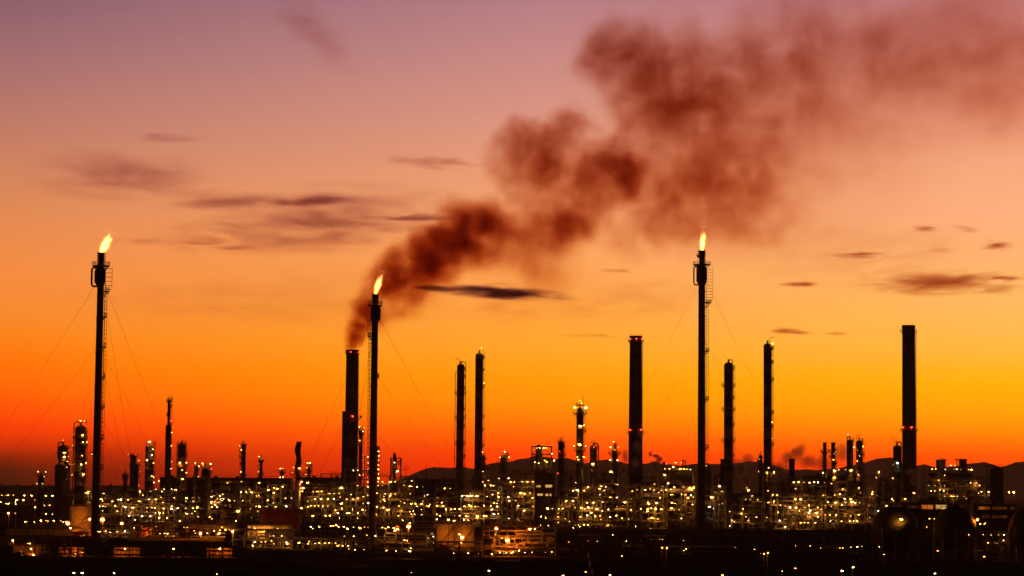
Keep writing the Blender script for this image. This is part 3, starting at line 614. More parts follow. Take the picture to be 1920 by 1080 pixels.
# ------------------------------------------------------------------ process units, racks, tanks, buildings
UNITS = []                                  # (thing, x0, y0, x1, y1, d) in the order lamps look for an owner
def unit(label, x0, y0, x1, y1, d, dep=16, style='frame', dens=1.0, seed=1, group='process units', name='process_unit', cat='process unit', jag=.35, fill=.5, steelmat='steel'):
    R = random.Random(seed)
    xm = (x0 + x1) / 2; zt = W(xm, y0, d).z; xa, xb = W(x0, y0, d).x, W(x1, y0, d).x
    L = xb - xa
    T = thing(name, label, cat, ((xa + xb) / 2, d + dep / 2, 0), group)
    nx = max(2, round(L / 6.5)); bx = L / nx; lv = 4.4 if style != 'rack' else max(2.6, zt / max(1, round(zt / 3.2)))
    nl = max(1, round(zt / lv)); lv = zt / nl
    rows = 3 if dep > 10 else 2; by = dep / (rows - 1)
    top = [[nl if R.random() > jag else max(1, nl - R.randint(1, max(1, nl // 2))) for _ in range(rows - 1)] for _ in range(nx)]
    top[R.randrange(nx)][0] = nl
    fr = MB()
    X = lambda i: xa + bx * i
    Y = lambda j: d + by * j
    def mx(i, j):
        v = 0
        for a in (i - 1, i):
            for b in (j - 1, j):
                if 0 <= a < nx and 0 <= b < rows - 1: v = max(v, top[a][b])
        return v
    for i in range(nx + 1):
        for j in range(rows):
            h = mx(i, j)
            if h: fr.box((X(i), Y(j), h * lv / 2), .34, .34, h * lv)
    for i in range(nx):
        for j in range(rows):
            h = max([top[i][b] for b in (j - 1, j) if 0 <= b < rows - 1])
            for k in range(1, h + 1):
                fr.box((X(i) + bx / 2, Y(j), k * lv - .17), bx - .345, .22, .34)
            if R.random() < .35:
                k = R.randrange(h)
                fr.bar((X(i) + .17, Y(j), k * lv), (X(i + 1) - .17, Y(j), (k + 1) * lv - .35), .14)
                if R.random() < .5: fr.bar((X(i + 1) - .17, Y(j) + .16, k * lv), (X(i) + .17, Y(j) + .16, (k + 1) * lv - .35), .14)
    for i in range(nx + 1):
        for j in range(rows - 1):
            h = max([top[a][j] for a in (i - 1, i) if 0 <= a < nx])
            for k in range(1, h + 1): fr.box((X(i), Y(j) + by / 2, k * lv - .20), .22, by - .345, .30)
    fr.build('frame', steelmat, T)
    for i in range(nx):
        for j in range(rows - 1):
            for k in range(1, top[i][j] + 1):
                if R.random() < fill:
                    dk = MB(); dk.box((X(i) + bx / 2, Y(j) + by / 2, k * lv + .052), bx - .4, by - .36, .1); dp = dk.build('deck', 'steel', T)
                    if j == 0:
                        rl = MB()
                        for hh in (.62, 1.15): rl.bar((X(i) + .2, Y(0) - .05, k * lv + hh), (X(i + 1) - .2, Y(0) - .05, k * lv + hh), .09)
                        for q in range(4): rl.bar((X(i) + .3 + (bx - .6) * q / 3, Y(0) - .05, k * lv + .102), (X(i) + .3 + (bx - .6) * q / 3, Y(0) - .05, k * lv + 1.15), .08)
                        rl.build('railing', 'steel', dp)
    # pipes
    pm = MB(); n = int(dens * nx * nl * (2.6 if style == 'rack' else 1.5))
    for q in range(n):
        k = R.randrange(nl); z = k * lv + R.uniform(.4, lv - .6); y = d + R.uniform(.3, dep - .3) * (R.random() ** .6)
        i0 = R.randrange(nx); ln = R.randint(1, max(1, nx // (1 if style == 'rack' else 2)))
        xs, xe = X(i0) + R.uniform(0, bx), min(xb - .2, X(i0) + bx * ln + R.uniform(0, bx))
        if xe - xs < 1.2: continue
        r = R.choice([.1, .14, .18, .26, .36]); b = min(.9, (xe - xs) / 3)
        hz = [k2 for k2 in (z - R.uniform(1, 4), z + R.uniform(1, 4))]
        za = max(.3, min(zt, R.choice(hz))); zb = max(.3, min(zt, R.choice(hz)))
        pm.tube([(xs, y, za), (xs, y, z + (b if za > z else -b) * .5), (xs + b * .5, y, z), (xe - b * .5, y, z), (xe, y, z + (b if zb > z else -b) * .5), (xe, y, zb)], r, 6)
    for q in range(int(dens * nx * 2.2)):
        x = R.uniform(xa + .5, xb - .5); y = d + R.uniform(.2, dep * .7); i = min(nx - 1, int((x - xa) / bx))
        z1 = top[i][0] * lv * R.uniform(.5, 1.04); r = R.choice([.12, .16, .22, .32])
        s_ = R.choice((-1, 1)); pm.tube([(x, y, .1), (x, y, z1 - .5), (x + s_ * .25, y, z1 - .12), (x + s_ * R.uniform(.8, 3), y, z1)], r, 6)
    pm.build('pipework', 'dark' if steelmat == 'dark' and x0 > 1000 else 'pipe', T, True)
    # vessels
    for i in range(nx):
        u = R.random()
        if style == 'rack': continue
        if u < .38 * dens:
            h = top[i][0] * lv * R.uniform(.55, 1.0); r = min(bx * .32, R.uniform(.8, 1.8)); x, y = X(i) + bx / 2, d + by * R.uniform(.35, .65)
            m = MB(); m.lathe(x, y, [(r * 1.05, 0), (r, 1), (r, h - r * .6)] + [(r * math.cos(a), h - r * .6 + r * .6 * math.sin(a)) for a in (.4, .8, 1.2)] + [(.03, h)], 14)
            m.build('vertical_vessel', 'shell', T, True)
        elif u < .75 * dens:
            k = R.randrange(max(1, top[i][0])); r = R.uniform(.6, 1.15); z = k * lv + .12 + r; x, y = X(i) + bx / 2, d + by * .5; hl = bx * .40
            m = MB(); pr = [(-hl - r * .45, .03), (-hl - r * .3, r * .6), (-hl, r), (hl, r), (hl + r * .3, r * .6), (hl + r * .45, .03)]
            vs = [(x + a, y + b * math.cos(2 * PI * j / 14), z + b * math.sin(2 * PI * j / 14)) for a, b in pr for j in range(14)]
            m.add(vs, [(q * 14 + j, q * 14 + (j + 1) % 14, (q + 1) * 14 + (j + 1) % 14, (q + 1) * 14 + j) for q in range(5) for j in range(14)])
            for sx in (-.6, .6): m.box((x + hl * sx, y, k * lv + .102 + r * .25), .3, r * 1.2, r * .5)
            m.build('drum', 'tank' if R.random() < .4 else 'shell', T, True)
    UNITS.append((T, x0, y0, x1, y1, d))
    return T

# structures in the order lamps are handed out: front ones first
FR = 'pipe racks in the foreground'
unit('foreground pipe rack full of yellow lit pipes, right of the black trees', 437, 993, 548, 1036, 765, 12, 'rack', 1.5, 11, FR, 'pipe_rack', 'pipe rack', .1, .5)
unit('long foreground pipe rack with bright floodlights under its roof, left of the forked-flame flare stack', 548, 1009, 690, 1037, 765, 12, 'rack', 1.7, 12, FR, 'pipe_rack', 'pipe rack', .0, .5)
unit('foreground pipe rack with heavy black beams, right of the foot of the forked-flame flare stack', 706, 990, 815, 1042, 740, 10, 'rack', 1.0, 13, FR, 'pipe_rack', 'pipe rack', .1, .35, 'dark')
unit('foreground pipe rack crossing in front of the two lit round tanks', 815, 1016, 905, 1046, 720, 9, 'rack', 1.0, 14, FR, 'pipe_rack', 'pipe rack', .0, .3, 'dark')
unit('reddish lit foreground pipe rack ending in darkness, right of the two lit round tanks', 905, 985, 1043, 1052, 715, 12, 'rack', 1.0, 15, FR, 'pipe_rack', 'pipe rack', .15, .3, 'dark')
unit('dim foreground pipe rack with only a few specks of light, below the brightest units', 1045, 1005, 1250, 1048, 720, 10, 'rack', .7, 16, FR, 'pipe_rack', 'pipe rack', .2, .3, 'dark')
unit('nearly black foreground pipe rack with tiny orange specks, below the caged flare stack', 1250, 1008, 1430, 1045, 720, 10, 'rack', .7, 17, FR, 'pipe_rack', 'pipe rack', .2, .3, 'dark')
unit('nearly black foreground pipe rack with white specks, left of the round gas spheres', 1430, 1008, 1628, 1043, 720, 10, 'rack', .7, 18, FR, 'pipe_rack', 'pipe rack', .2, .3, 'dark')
unit('small lit skid between the second and third gas spheres', 1834, 996, 1888, 1050, 700, 8, 'rack', .8, 19, FR, 'pipe_rack', 'pipe rack', .2, .4, 'dark')
unit('low pipe rack with a row of white lamps, by the leaning-flame flare stack', 190, 984, 252, 1012, 880, 12, 'rack', 1.3, 20, FR, 'pipe_rack', 'pipe rack', .1, .4)
unit('low pipe rack with open black bays and orange light behind, above the lit road edge', 252, 980, 335, 1010, 900, 10, 'rack', .8, 21, FR, 'pipe_rack', 'pipe rack', .0, .4, 'dark')
unit('low pipe rack with lamps over an orange lit yard, left of the black shrubs', 335, 982, 440, 1010, 900, 10, 'rack', .9, 22, FR, 'pipe_rack', 'pipe rack', .0, .4, 'dark')

unit('small lit unit behind the lettered tank', 138, 916, 172, 946, 1350, 14, 'frame', 1.2, 30)
unit('pipe-filled unit with rows of lamps on three decks, right of the leaning-flame flare stack', 184, 918, 262, 980, 1250, 18, 'frame', 1.5, 31)
unit('golden lit unit of dense pipes below the domed column with a curved davit', 262, 920, 332, 978, 1240, 18, 'frame', 1.7, 32)
unit('unit with a row of looped pipes glowing gold, left of the dark twin columns', 332, 936, 382, 974, 1230, 14, 'frame', 1.5, 33)
unit('dim unit with scattered lamps, below the wide lamp-crowned vessel', 390, 903, 440, 960, 1400, 16, 'frame', .8, 34)
unit('unit with a bright yellow floodlight at its right foot, below the lone thin column', 440, 904, 500, 962, 1400, 18, 'frame', .8, 35)
unit('unit with three high lamps, left of the twisted stack', 500, 902, 550, 958, 1400, 16, 'frame', .8, 36)
unit('unit with two long level rows of lamps, right of the twisted stack', 566, 908, 645, 960, 1330, 16, 'frame', .9, 37, fill=.8)
unit('lit unit crowding the foot of the smoking chimney', 645, 878, 692, 966, 1320, 16, 'frame', 1.1, 38, jag=.75)
unit('unit with yellow lit vessels, right of the forked-flame flare stack', 706, 892, 775, 966, 1300, 18, 'frame', 1.1, 39, jag=.6)
unit('dark unit with pairs of lamps, left of the foot of the twin-piped banded column', 775, 905, 858, 962, 1350, 16, 'frame', .7, 40, jag=.5)
unit('three-deck frame with long lamps under each deck, right foot of the twin-piped banded column', 864, 922, 908, 978, 1230, 14, 'frame', 1.2, 41, jag=.0, fill=.9)
unit('lamp-studded unit below the broad shouldered column', 908, 878, 960, 976, 1260, 16, 'frame', 1.1, 42, jag=.7)
unit('tall brightly lit unit with three decks of lamps, left of the dark control building', 960, 883, 1002, 965, 1280, 16, 'frame', 1.5, 43, jag=.1, fill=.85)
unit('brightest lower unit with long decks of glare, right of the dark control building', 1030, 918, 1085, 982, 1200, 18, 'frame', 1.8, 45, jag=.3, fill=.8)
unit('crowded golden unit under the brightly lit flaring tower', 1085, 906, 1150, 982, 1210, 18, 'frame', 1.9, 46, jag=.5, fill=.7)
unit('golden unit with a pipe arch below the lamp-ringed cone tower', 1150, 906, 1204, 984, 1210, 18, 'frame', 1.6, 47, jag=.5, fill=.6)
unit('unit with dazzling double rows of lamps below the banded smokeless chimney', 1204, 914, 1252, 984, 1200, 18, 'frame', 1.9, 48, jag=.2, fill=.85)
unit('lit unit left of the foot of the caged flare stack, under the dark flat block', 1252, 905, 1304, 980, 1250, 16, 'frame', 1.4, 49, jag=.3, fill=.6)
unit('unit with a flaring white floodlight cluster, right of the foot of the caged flare stack', 1316, 912, 1362, 988, 1200, 16, 'frame', 1.4, 50, jag=.5, fill=.6)
unit('dark low unit with lone lamps, right of the thick three-ring column', 1372, 932, 1434, 990, 1200, 16, 'frame', .6, 51, jag=.6)
unit('unit with a green lit pipe and slanting lamps, right of the tallest right-hand column', 1446, 930, 1540, 990, 1200, 18, 'frame', 1.5, 52, jag=.5)
unit('low dark unit with a line of roof lamps, right of the lone flat-topped stack', 1478, 897, 1548, 932, 1350, 16, 'frame', .8, 53, jag=.1, fill=.8)
unit('yellow lit unit with rows of hanging floodlights, below the two domed columns with many lamps', 1546, 930, 1622, 986, 1190, 18, 'frame', 1.5, 54, jag=.2, fill=.8)
unit('dark unit behind the twin columns', 1548, 892, 1640, 930, 1400, 16, 'frame', .9, 55, jag=.6)
unit('dim unit with a few cool lamps, left of the first gas sphere', 1622, 930, 1660, 985, 1250, 14, 'frame', .8, 56, jag=.5)
unit('scattered lamps unit at the foot of the plain brown chimney', 1660, 925, 1738, 962, 1400, 14, 'frame', .8, 57, jag=.6)
unit('boiler unit with small lamps, below the two dark stacks on the right', 1738, 900, 1832, 945, 1300, 18, 'frame', 1.2, 58, jag=.2)
unit('dark unit with white lamps, below the vessel with the square-shouldered arch', 1806, 898, 1884, 945, 1400, 14, 'frame', .7, 59, jag=.5)
for lab, a, y, b, d, sd in (('dark low frames on the skyline between the bullet topped column and the flaring tower', 1060, 884, 1082, 1430, 71), ('dark low frames on the skyline between the smooth dark column and the cone tower', 1121, 887, 1146, 1430, 72),
                            ('dark low frames on the skyline left of the dark flat block with vents', 1206, 893, 1241, 1480, 73), ('dark low frames on the skyline right of the dark round vessel', 1333, 890, 1352, 1430, 74),
                            ('dark low frames at the foot of the tallest right-hand column', 1446, 890, 1480, 1430, 75), ('dark low frames on the skyline left of the plain brown chimney', 1652, 894, 1675, 1450, 76),
                            ('dark low frames on the skyline between the boiler house and the square-shouldered vessel', 1824, 892, 1848, 1450, 77), ('dark low frames on the skyline left of the tall lit unit', 956, 887, 998, 1420, 78),
                            ('dark low frames behind the two feet of the left banded columns', 868, 894, 905, 1450, 79), ('dark low frames on the skyline at the foot of the smoking chimney', 600, 888, 640, 1500, 80)):
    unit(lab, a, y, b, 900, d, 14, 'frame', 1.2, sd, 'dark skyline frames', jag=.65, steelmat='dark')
def pipe_arch(label, x0, x1, ytop, d, r):
    a, b = W(x0, ytop, d), W(x1, ytop, d); T = thing('pipe_arch', label, 'pipe', ((a.x + b.x) / 2, d, 0), 'big pipe arches')
    m = MB(); R_ = (b.x - a.x) / 2; zc = a.z - R_; cx = (a.x + b.x) / 2
    m.tube([(a.x, d, 0), (a.x, d, zc * .5)] + [(cx - R_ * math.cos(PI * i / 12), d, zc + R_ * math.sin(PI * i / 12)) for i in range(13)] + [(b.x, d, zc * .5), (b.x, d, 0)], r, 10)
    m.build('pipe', 'pipe', T, True)
    for x in (a.x, b.x):
        m = MB(); m.lathe(x, d, [(r * 1.5, zc * .55), (r * 1.5, zc * .55 + .5)], 12); m.build('flange', 'steel', T)
pipe_arch('fat pipe bent into an arch between the flaring tower and the smooth dark column', 1097, 1115, 876, 1330, 1.1)
pipe_arch('fat pipe bent into an arch right of the lamp-ringed cone tower', 1161, 1177, 882, 1330, .9)
# open crane-like frames on the skyline
def open_frame(label, x0, ytop, x1, ydeck, d, seed, lamps=()):
    R = random.Random(seed); a, b = W(x0, ytop, d), W(x1, ytop, d); zt = a.z; zd = W(x0, ydeck, d).z; dep = 9
    T = thing('steel_frame', label, 'steel frame', ((a.x + b.x) / 2, d + dep / 2, 0), 'open steel frames')
    m = MB(); xs = [a.x, (a.x + b.x) / 2, b.x]
    for x in xs:
        for y in (d, d + dep): m.box((x, y, zt / 2), .55, .55, zt)
    for z in (zt - .3, zd, zd * .66, zd * .33):
        for y in (d, d + dep):
            for i in (0, 1): m.box(((xs[i] + xs[i + 1]) / 2, y, z), xs[1] - xs[0] - .56, .4, .5)
        for x in xs: m.box((x, d + dep / 2, z + .02), .4, dep - .56, .4)
    for i in (0, 1):
        for z0, z1 in ((zd + .3, zt - .6), (zd * .66, zd - .3), (zd * .33, zd * .66)):
            s_ = 1 if i == 0 else 0
            m.bar((xs[i + 1 - s_] , d + .4, z0), (xs[i + s_], d + .4, z1), .25)
    m.build('frame', 'steel', T)
    for k, z in enumerate((zd, zd * .66, zd * .33)):
        m = MB(); m.box(((a.x + b.x) / 2, d + dep / 2, z + .32), b.x - a.x - .6, dep - .6, .12); m.build('deck', 'steel', T)
    p = MB()
    for q in range(26):
        x = R.uniform(a.x + 1, b.x - 1); y = d + R.uniform(1, dep - 1); z = R.uniform(zd * .3, zd * .98)
        p.tube([(x, y, z - R.uniform(2, 8)), (x, y, z), (min(b.x, x + R.uniform(1, 5)), y, z)], R.choice([.15, .22, .35]), 6)
    p.build('pipework', 'pipe', T, True)
    m = MB(); r = (b.x - a.x) * .16; x, y = (xs[0] + xs[1]) / 2 + r * .6, d + dep / 2
    m.lathe(x, y, [(r, zd * .5), (r, zd + 4), (r * .6, zd + 5.2), (.05, zd + 5.6)], 14); m.build('vertical_vessel', 'shell', T, True)
    put(T, lamps, (x0 + x1) / 2, x1 - x0, d, 0)
    return T
open_frame('open square steel frame with floodlights under its top beam, left of the dark bullet-topped column', 997.5, 836, 1034.5, 852, 1330, 3,
           [(1006.7, 840, 2), (1011.7, 839.7, 1), (1019.5, 840, 2), (1024.5, 839.7, 2), (1035, 850.5, 2), (1003, 866.7, 1), (1021.7, 863.3, 2), (1026, 866, 2, L2), (1039, 863.3, 2), (1010.5, 868.3, 1)])
open_frame('dark open steel frame standing alone on the red skyline, right of the forked-flame flare stack', 732.5, 857.5, 751, 866, 1420, 4, [(739.7, 866.7, 1), (745.3, 883.3, 2), (743, 885.8, 1)])
def lattice_tower(label, x, ytop, wb, wt, d, name='lattice_tower', lamps=(), base=None):
    P = W(x, ytop, d); zt = P.z; T = thing(name, label, 'lattice tower', (P.x, d, 0), 'lattice towers')
    m = MB(); n = 7; b, t = wb / 2 * M(d), wt / 2 * M(d)
    def q(i, k): h = b + (t - b) * i / n; return Vector((P.x + (-h, h, h, -h)[k], d + (-h, -h, h, h)[k], zt * i / n))
    for i in range(n):
        for k in range(4):
            m.bar(q(i, k), q(i + 1, k), .22); m.bar(q(i, k), q(i + 1, (k + 1) % 4), .13); m.bar(q(i + 1, k), q(i + 1, (k + 1) % 4), .13)
    m.build('lattice', 'dark', T)
    m = MB(); m.box((P.x, d, zt + .05), t * 3, t * 3, .15); m.cyl((P.x + t, d, zt), (P.x + t, d, zt + 3), .12, n=6); m.cyl((P.x + t, d, zt + 3), (P.x - .2, d, zt + 3.3), .12, n=6)
    m.build('headgear', 'dark', T)
    put(T, lamps, x, wt, d, t)
    return T
lattice_tower('lamp-hung lattice tower between the smoking chimney and the forked-flame flare stack', 688.5, 855, 11, 9, 1380, lamps=[
    (691.7, 846.7, 1), (680.8, 852.8, 1), (689.5, 856.2, 2), (680.5, 862.8, 1), (690, 867.8, 1), (682, 873.3, 1), (680.8, 881.2, 2), (690, 879.5, 1), (671.7, 881.7, 2), (663.3, 882.2, 2), (689.5, 888, 1), (671.7, 891.7, 1), (681.7, 890, 1), (690, 895.8, 1), (674.7, 890.5, 1)])
lattice_tower('small pointed lattice tower on the skyline where the hills begin', 799, 877, 7, 2.2, 1700)
def mast(label, x, ytop, d):
    P = W(x, ytop, d); T = thing('radio_mast', label, 'mast', (P.x, d, 0), 'thin radio masts')
    m = MB(); m.cyl((P.x, d, 0), (P.x, d, P.z), .28, .10, 6); m.build('pole', 'dark', T)
    m = MB(); z = W(x, ytop + 14, d).z; w = 5.5 * M(d); m.bar((P.x - w, d, z), (P.x + w, d, z), .22)
    for k in (-1, 0, 1): m.bar((P.x + k * w * .9, d, z + .1), (P.x + k * w * .9, d, z + 1.6), .15)
    m.build('crossarm', 'dark', T)
mast('thin mast with a crossarm, right of the dark open frame on the skyline', 761.3, 866, 1600)
mast('thin mast with a crossarm in front of the hills, left of the twin-piped banded column', 847.5, 877, 1600)

# ------------------------------------------------------------------ buildings
def building(label, x0, ytop, x1, d, dep, name='building', wall='wall', roof='flat', wins=(), wmat='window', group=None, rails=False, zlow=0, ridge=0):
    a, b = W(x0, ytop, d), W(x1, ytop, d); zt = (a.z + b.z) / 2; L = b.x - a.x; cx = (a.x + b.x) / 2
    T = thing(name, label, 'building', (cx, d + dep / 2, 0), group)
    rz = ridge * M(d); he = zt - rz if ridge else zt
    m = MB(); m.box((cx, d + dep / 2, (he + zlow) / 2), L, dep, he - zlow)
    if zlow:
        for i in range(int(L / 8) + 1):
            for y in (.5, dep - .5): m.box((a.x + .5 + (L - 1) * i / max(1, int(L / 8)), d + y, zlow / 2), .6, .6, zlow)
    m.build('wall', wall, T)
    m = MB()
    if ridge:
        e = .5
        m.add([(a.x - e, d - e, he + .004), (b.x + e, d - e, he + .004), (b.x + e, d + dep + e, he + .004), (a.x - e, d + dep + e, he + .004), (a.x + dep * .35, d + dep / 2, zt), (b.x - dep * .35, d + dep / 2, zt)],
              [(0, 1, 5, 4), (1, 2, 5), (2, 3, 4, 5), (3, 0, 4), (3, 2, 1, 0)])
    else:
        m.box((cx, d + dep / 2, he + .2), L + .5, dep + .5, .392)
        for i in range(max(1, int(L / 14))): m.box((a.x + L * (i + .5) / max(1, int(L / 14)), d + dep * .4, he + .96), 2.2, 2, 1.1)
    m.build('roof', 'roof', T)
    if rails:
        m = MB(); n = max(2, int(L / 3))
        m.bar((a.x, d, he + 1.6), (b.x, d, he + 1.6), .14)
        for i in range(n + 1): m.bar((a.x + L * i / n, d, he + .4), (a.x + L * i / n, d, he + 1.6), .12)
        m.build('railing', 'dark', T)
    for q in wins:
        p, r = W(q[0], q[1], d), W(q[2], q[3], d)
        m = MB(); n = max(1, round((r.x - p.x) / 2.2))
        w_ = (r.x - p.x); h_ = p.z - r.z; c = ((p.x + r.x) / 2, d - .03, (p.z + r.z) / 2)
        m.box((c[0], d - .06, p.z + .12), w_ + .3, .18, .2); m.box((c[0], d - .10, r.z - .12), w_ + .4, .3, .2)
        for i in range(n + 1): m.box((p.x + w_ * i / n, d - .07, c[2]), .18, .16, h_)
        f = m.build('window', 'roof', T)
        m = MB(); m.box(c, w_, .05, h_); m.build('pane', q[4] if len(q) > 4 else wmat, f)
    return T
building('dark control block with two rows of lit windows, right of the tall brightly lit unit', 1001, 888, 1040, 1300, 18, 'control_building', 'dark',
         wins=[(1005, 909.5, 1014, 913.5), (1022, 909, 1035.5, 914), (1007.5, 925.5, 1018, 929.5), (1022, 925.5, 1034, 930)], rails=True)
building('long dark hipped-roof shed in front of the lettered tank, at the far left', 12, 981, 136, 950, 24, 'shed', 'wall', ridge=11)
building('small low annex with one lit window, between the long shed and the leaning-flame flare stack', 136, 994, 166, 950, 12, 'annex', 'redtank', ridge=3, wins=[(155.5, 1002.5, 159.5, 1007.5)])
building('gatehouse with a glowing orange wall and flat canopy, lower left corner', 25, 1024, 72, 690, 12, 'gatehouse', 'wall')
PUMP = building('yellow lit pump house with floodlights on its wall, below the red tank', 464, 986, 541, 900, 14, 'pump_house', 'wall')
building('long low dark building along the skyline behind the wide lamp-crowned vessel', 300, 896.5, 545, 1750, 20, 'long_building', 'dark', rails=True, group='dark skyline buildings')
building('long low dark building along the skyline left of the smoking chimney', 566, 896, 652, 1750, 20, 'long_building', 'dark', rails=True, group='dark skyline buildings')
building('low dark building on the skyline between the dark open frame and the twin-piped banded column', 752, 899, 858, 1700, 20, 'long_building', 'dark', rails=True, group='dark skyline buildings')
building('far low shed on the horizon at the left edge of the photo', -20, 911, 104, 2300, 30, 'far_shed', 'wall', group='dark skyline buildings')
building('far low shed on the horizon between the leaning-flame flare stack and the flat topped column', 190, 911, 246, 2300, 30, 'far_shed', 'wall', group='dark skyline buildings')
VENTS = building('dark flat block with small vent stacks on its roof, left of the caged flare stack', 1241, 882, 1300, 1330, 22, 'machine_house', 'dark', rails=True)
building('dark block with a lamp-lit roof edge, between the lone flat-topped stack and the twin columns', 1514, 893, 1610, 1450, 24, 'machine_house', 'dark', rails=True)
building('dark low block between the thick three-ring column and the tallest right-hand column', 1374, 926, 1424, 1500, 20, 'machine_house', 'dark')
BOILER = building('dark boiler house carrying two short stacks, right of the plain brown chimney', 1742, 888, 1823, 1380, 24, 'boiler_house', 'dark', rails=True)
building('raised gallery with glowing orange openings, left behind the second gas sphere', 1690, 944, 1783, 1050, 10, 'gallery', 'dark', zlow=6.5, wins=[(1701, 948, 1725, 953, 'dim'), (1727, 946.5, 1750, 954.5), (1754, 946.5, 1775, 954.5, 'window')], wmat='owindow')
building('raised gallery with two rows of glowing orange openings, right of the second gas sphere', 1826, 947, 1906, 1050, 10, 'gallery', 'dark', zlow=4.0,
         wins=[(1834, 950, 1856, 955.5), (1860, 950, 1889, 955.5, 'dim'), (1893, 950, 1903, 955.5, 'dim'), (1841, 966, 1856, 971.5, 'dim'), (1860, 966, 1889, 971.5, 'dim')], wmat='owindow')
def roof_stack(T, x, ytop, ybase, w, d, name, mat='dark', box=True):
    p, q = W(x, ytop, d), W(x, ybase, d); ww = w * M(d); m = MB()
    if box:
        m.box((p.x, d + 6, (p.z + q.z) / 2), ww, ww * .8, p.z - q.z); m.box((p.x, d + 6, p.z + .2), ww * 1.08, ww * .88, .4)
    else: m.cyl((p.x, d + 6, q.z), (p.x, d + 6, p.z), ww / 2, n=10); m.cyl((p.x, d + 6, p.z), (p.x, d + 6, p.z + .5), ww * .62, n=10)
    m.build(name, mat, T)
roof_stack(BOILER, 1767.5, 863, 888, 16, 1386, 'stack'); roof_stack(BOILER, 1809, 861.5, 888, 13, 1386, 'stack')
roof_stack(BOILER, 1798, 861.5, 888, 1.4, 1386, 'vent_pipe', box=False); roof_stack(BOILER, 1797.5, 862, 863, 5, 1386, 'vent_cap')
for x in (1281, 1284, 1287.3): roof_stack(VENTS, x, 863.5, 882, 1.8, 1330, 'vent_pipe', box=False)
roof_stack(VENTS, 1246, 867, 882, 5, 1330, 'roof_hatch')
put(VENTS, [(1249, 869.5, 1), (1267.5, 867.2, 1), (1277.5, 867.2, 1), (1262.5, 875.5, 2), (1246.7, 879.2, 1), (1255, 879.2, 1), (1267.5, 879.5, 1), (1275, 879.2, 2), (1246.2, 890, 2), (1282, 879.2, 1), (1287.5, 879.5, 1), (1294.5, 880.3, 1)], 1270, 60, 1330, 0)
put(BOILER, [(1782.8, 872.5, 2), (1791.3, 872.5, 1), (1747.8, 879.2, 2), (1754.2, 878.8, 1), (1772.5, 880, 2), (1789.5, 879.7, 1), (1794.2, 879.7, 2), (1801.2, 880, 1), (1816.2, 880.5, 2), (1821.7, 880.5, 2), (1771.2, 891.2, 1)], 1782, 82, 1380, 0)

# ------------------------------------------------------------------ tanks
def tank(label, x0, ytop, x1, d, mat, text=None, name='storage_tank', ybase=None, dome=.06):
    a, b = W(x0, ytop, d), W(x1, ytop, d); r = (b.x - a.x) / 2; cx = (a.x + b.x) / 2; zt = (a.z + b.z) / 2; cy = d + r
    T = thing(name, label, 'tank', (cx, cy, 0), 'round storage tanks')
    m = MB(); n = 40; prof = [(r, 0)]; k = max(3, int(zt / 2.4))
    for i in range(1, k): z = zt * i / k; prof += [(r, z - .03), (r * 1.003, z), (r, z + .03)]
    prof += [(r, zt), (r * .97, zt)]
    m.lathe(cx, cy, prof, n); m.build('shell', mat, T, True)
    m = MB(); m.lathe(cx, cy, [(r * 1.015, zt + .003), (r * 1.015, zt + .3), (r * .5, zt + r * dome), (.05, zt + r * dome * 1.3)], n); m.build('roof', mat, T, True)
    m = MB(); m.sector(cx, cy, r - .1, r, zt + 1.25, zt + 1.35, 0, 2 * PI, 30); m.sector(cx, cy, r - .1, r, zt + .75, zt + .82, 0, 2 * PI, 30)
    for i in range(30):
        t = 2 * PI * i / 30; m.bar((cx + (r - .05) * math.cos(t), cy + (r - .05) * math.sin(t), zt + .3), (cx + (r - .05) * math.cos(t), cy + (r - .05) * math.sin(t), zt + 1.3), .08)
    m.build('railing', 'steel', T)
    m = MB(); n = 22                                             # stair winding up the front
    for i in range(n):
        t = -1.75 + 1.35 * i / n; z = zt * (i + .5) / n
        m.box((cx + (r + .45) * math.cos(t), cy + (r + .45) * math.sin(t), z), .8, .8, .1)
        if i % 3 == 0: m.bar((cx + (r + .85) * math.cos(t), cy + (r + .85) * math.sin(t), z), (cx + (r + .85) * math.cos(t), cy + (r + .85) * math.sin(t), z + 1.1), .09)
    for i in range(n - 1):
        t0, t1 = -1.75 + 1.35 * i / n, -1.75 + 1.35 * (i + 1) / n
        m.bar((cx + (r + .85) * math.cos(t0), cy + (r + .85) * math.sin(t0), zt * (i + .5) / n + 1.1), (cx + (r + .85) * math.cos(t1), cy + (r + .85) * math.sin(t1), zt * (i + 1.5) / n + 1.1), .09)
    m.build('stair', 'steel', T)
    if text:
        for body, px_, py_, hpx in text:
            cu = bpy.data.curves.new('lettering', 'FONT'); cu.body = body; cu.size = hpx * M(d) * 1.42; cu.align_x = 'CENTER'
            tmp = bpy.data.objects.new('lettering', cu); COL.objects.link(tmp); bpy.context.view_layer.update()
            me = bpy.data.meshes.new_from_object(tmp.evaluated_get(bpy.context.evaluated_depsgraph_get()))
            COL.objects.unlink(tmp); bpy.data.objects.remove(tmp); me.materials.clear(); me.materials.append(MAT['ink'])
            p = W(px_, py_, d); a0 = math.asin(max(-1, min(1, (p.x - cx) / r)))
            for v in me.vertices:
                t = a0 + v.co.x / r; v.co = Vector(((r + .03) * math.sin(t), -(r + .03) * math.cos(t), p.z + v.co.y))
            o = bpy.data.objects.new('lettering', me); COL.objects.link(o); o.parent = T
    return T
NT = tank('white tank with black lettering, lit orange, beside the leaning-flame flare stack', 127.5, 951.5, 168.5, 1010, 'tank', [('443 DT1', 147, 967.5, 3.3), ('-----', 146.5, 971, 2)])
m = MB(); d = 1004
for y in (974, 984): m.bar((W(147, y, d).x, d, W(147, y, d).z), (W(165, y + 3, d).x, d, W(165, y + 3, d).z), .16)
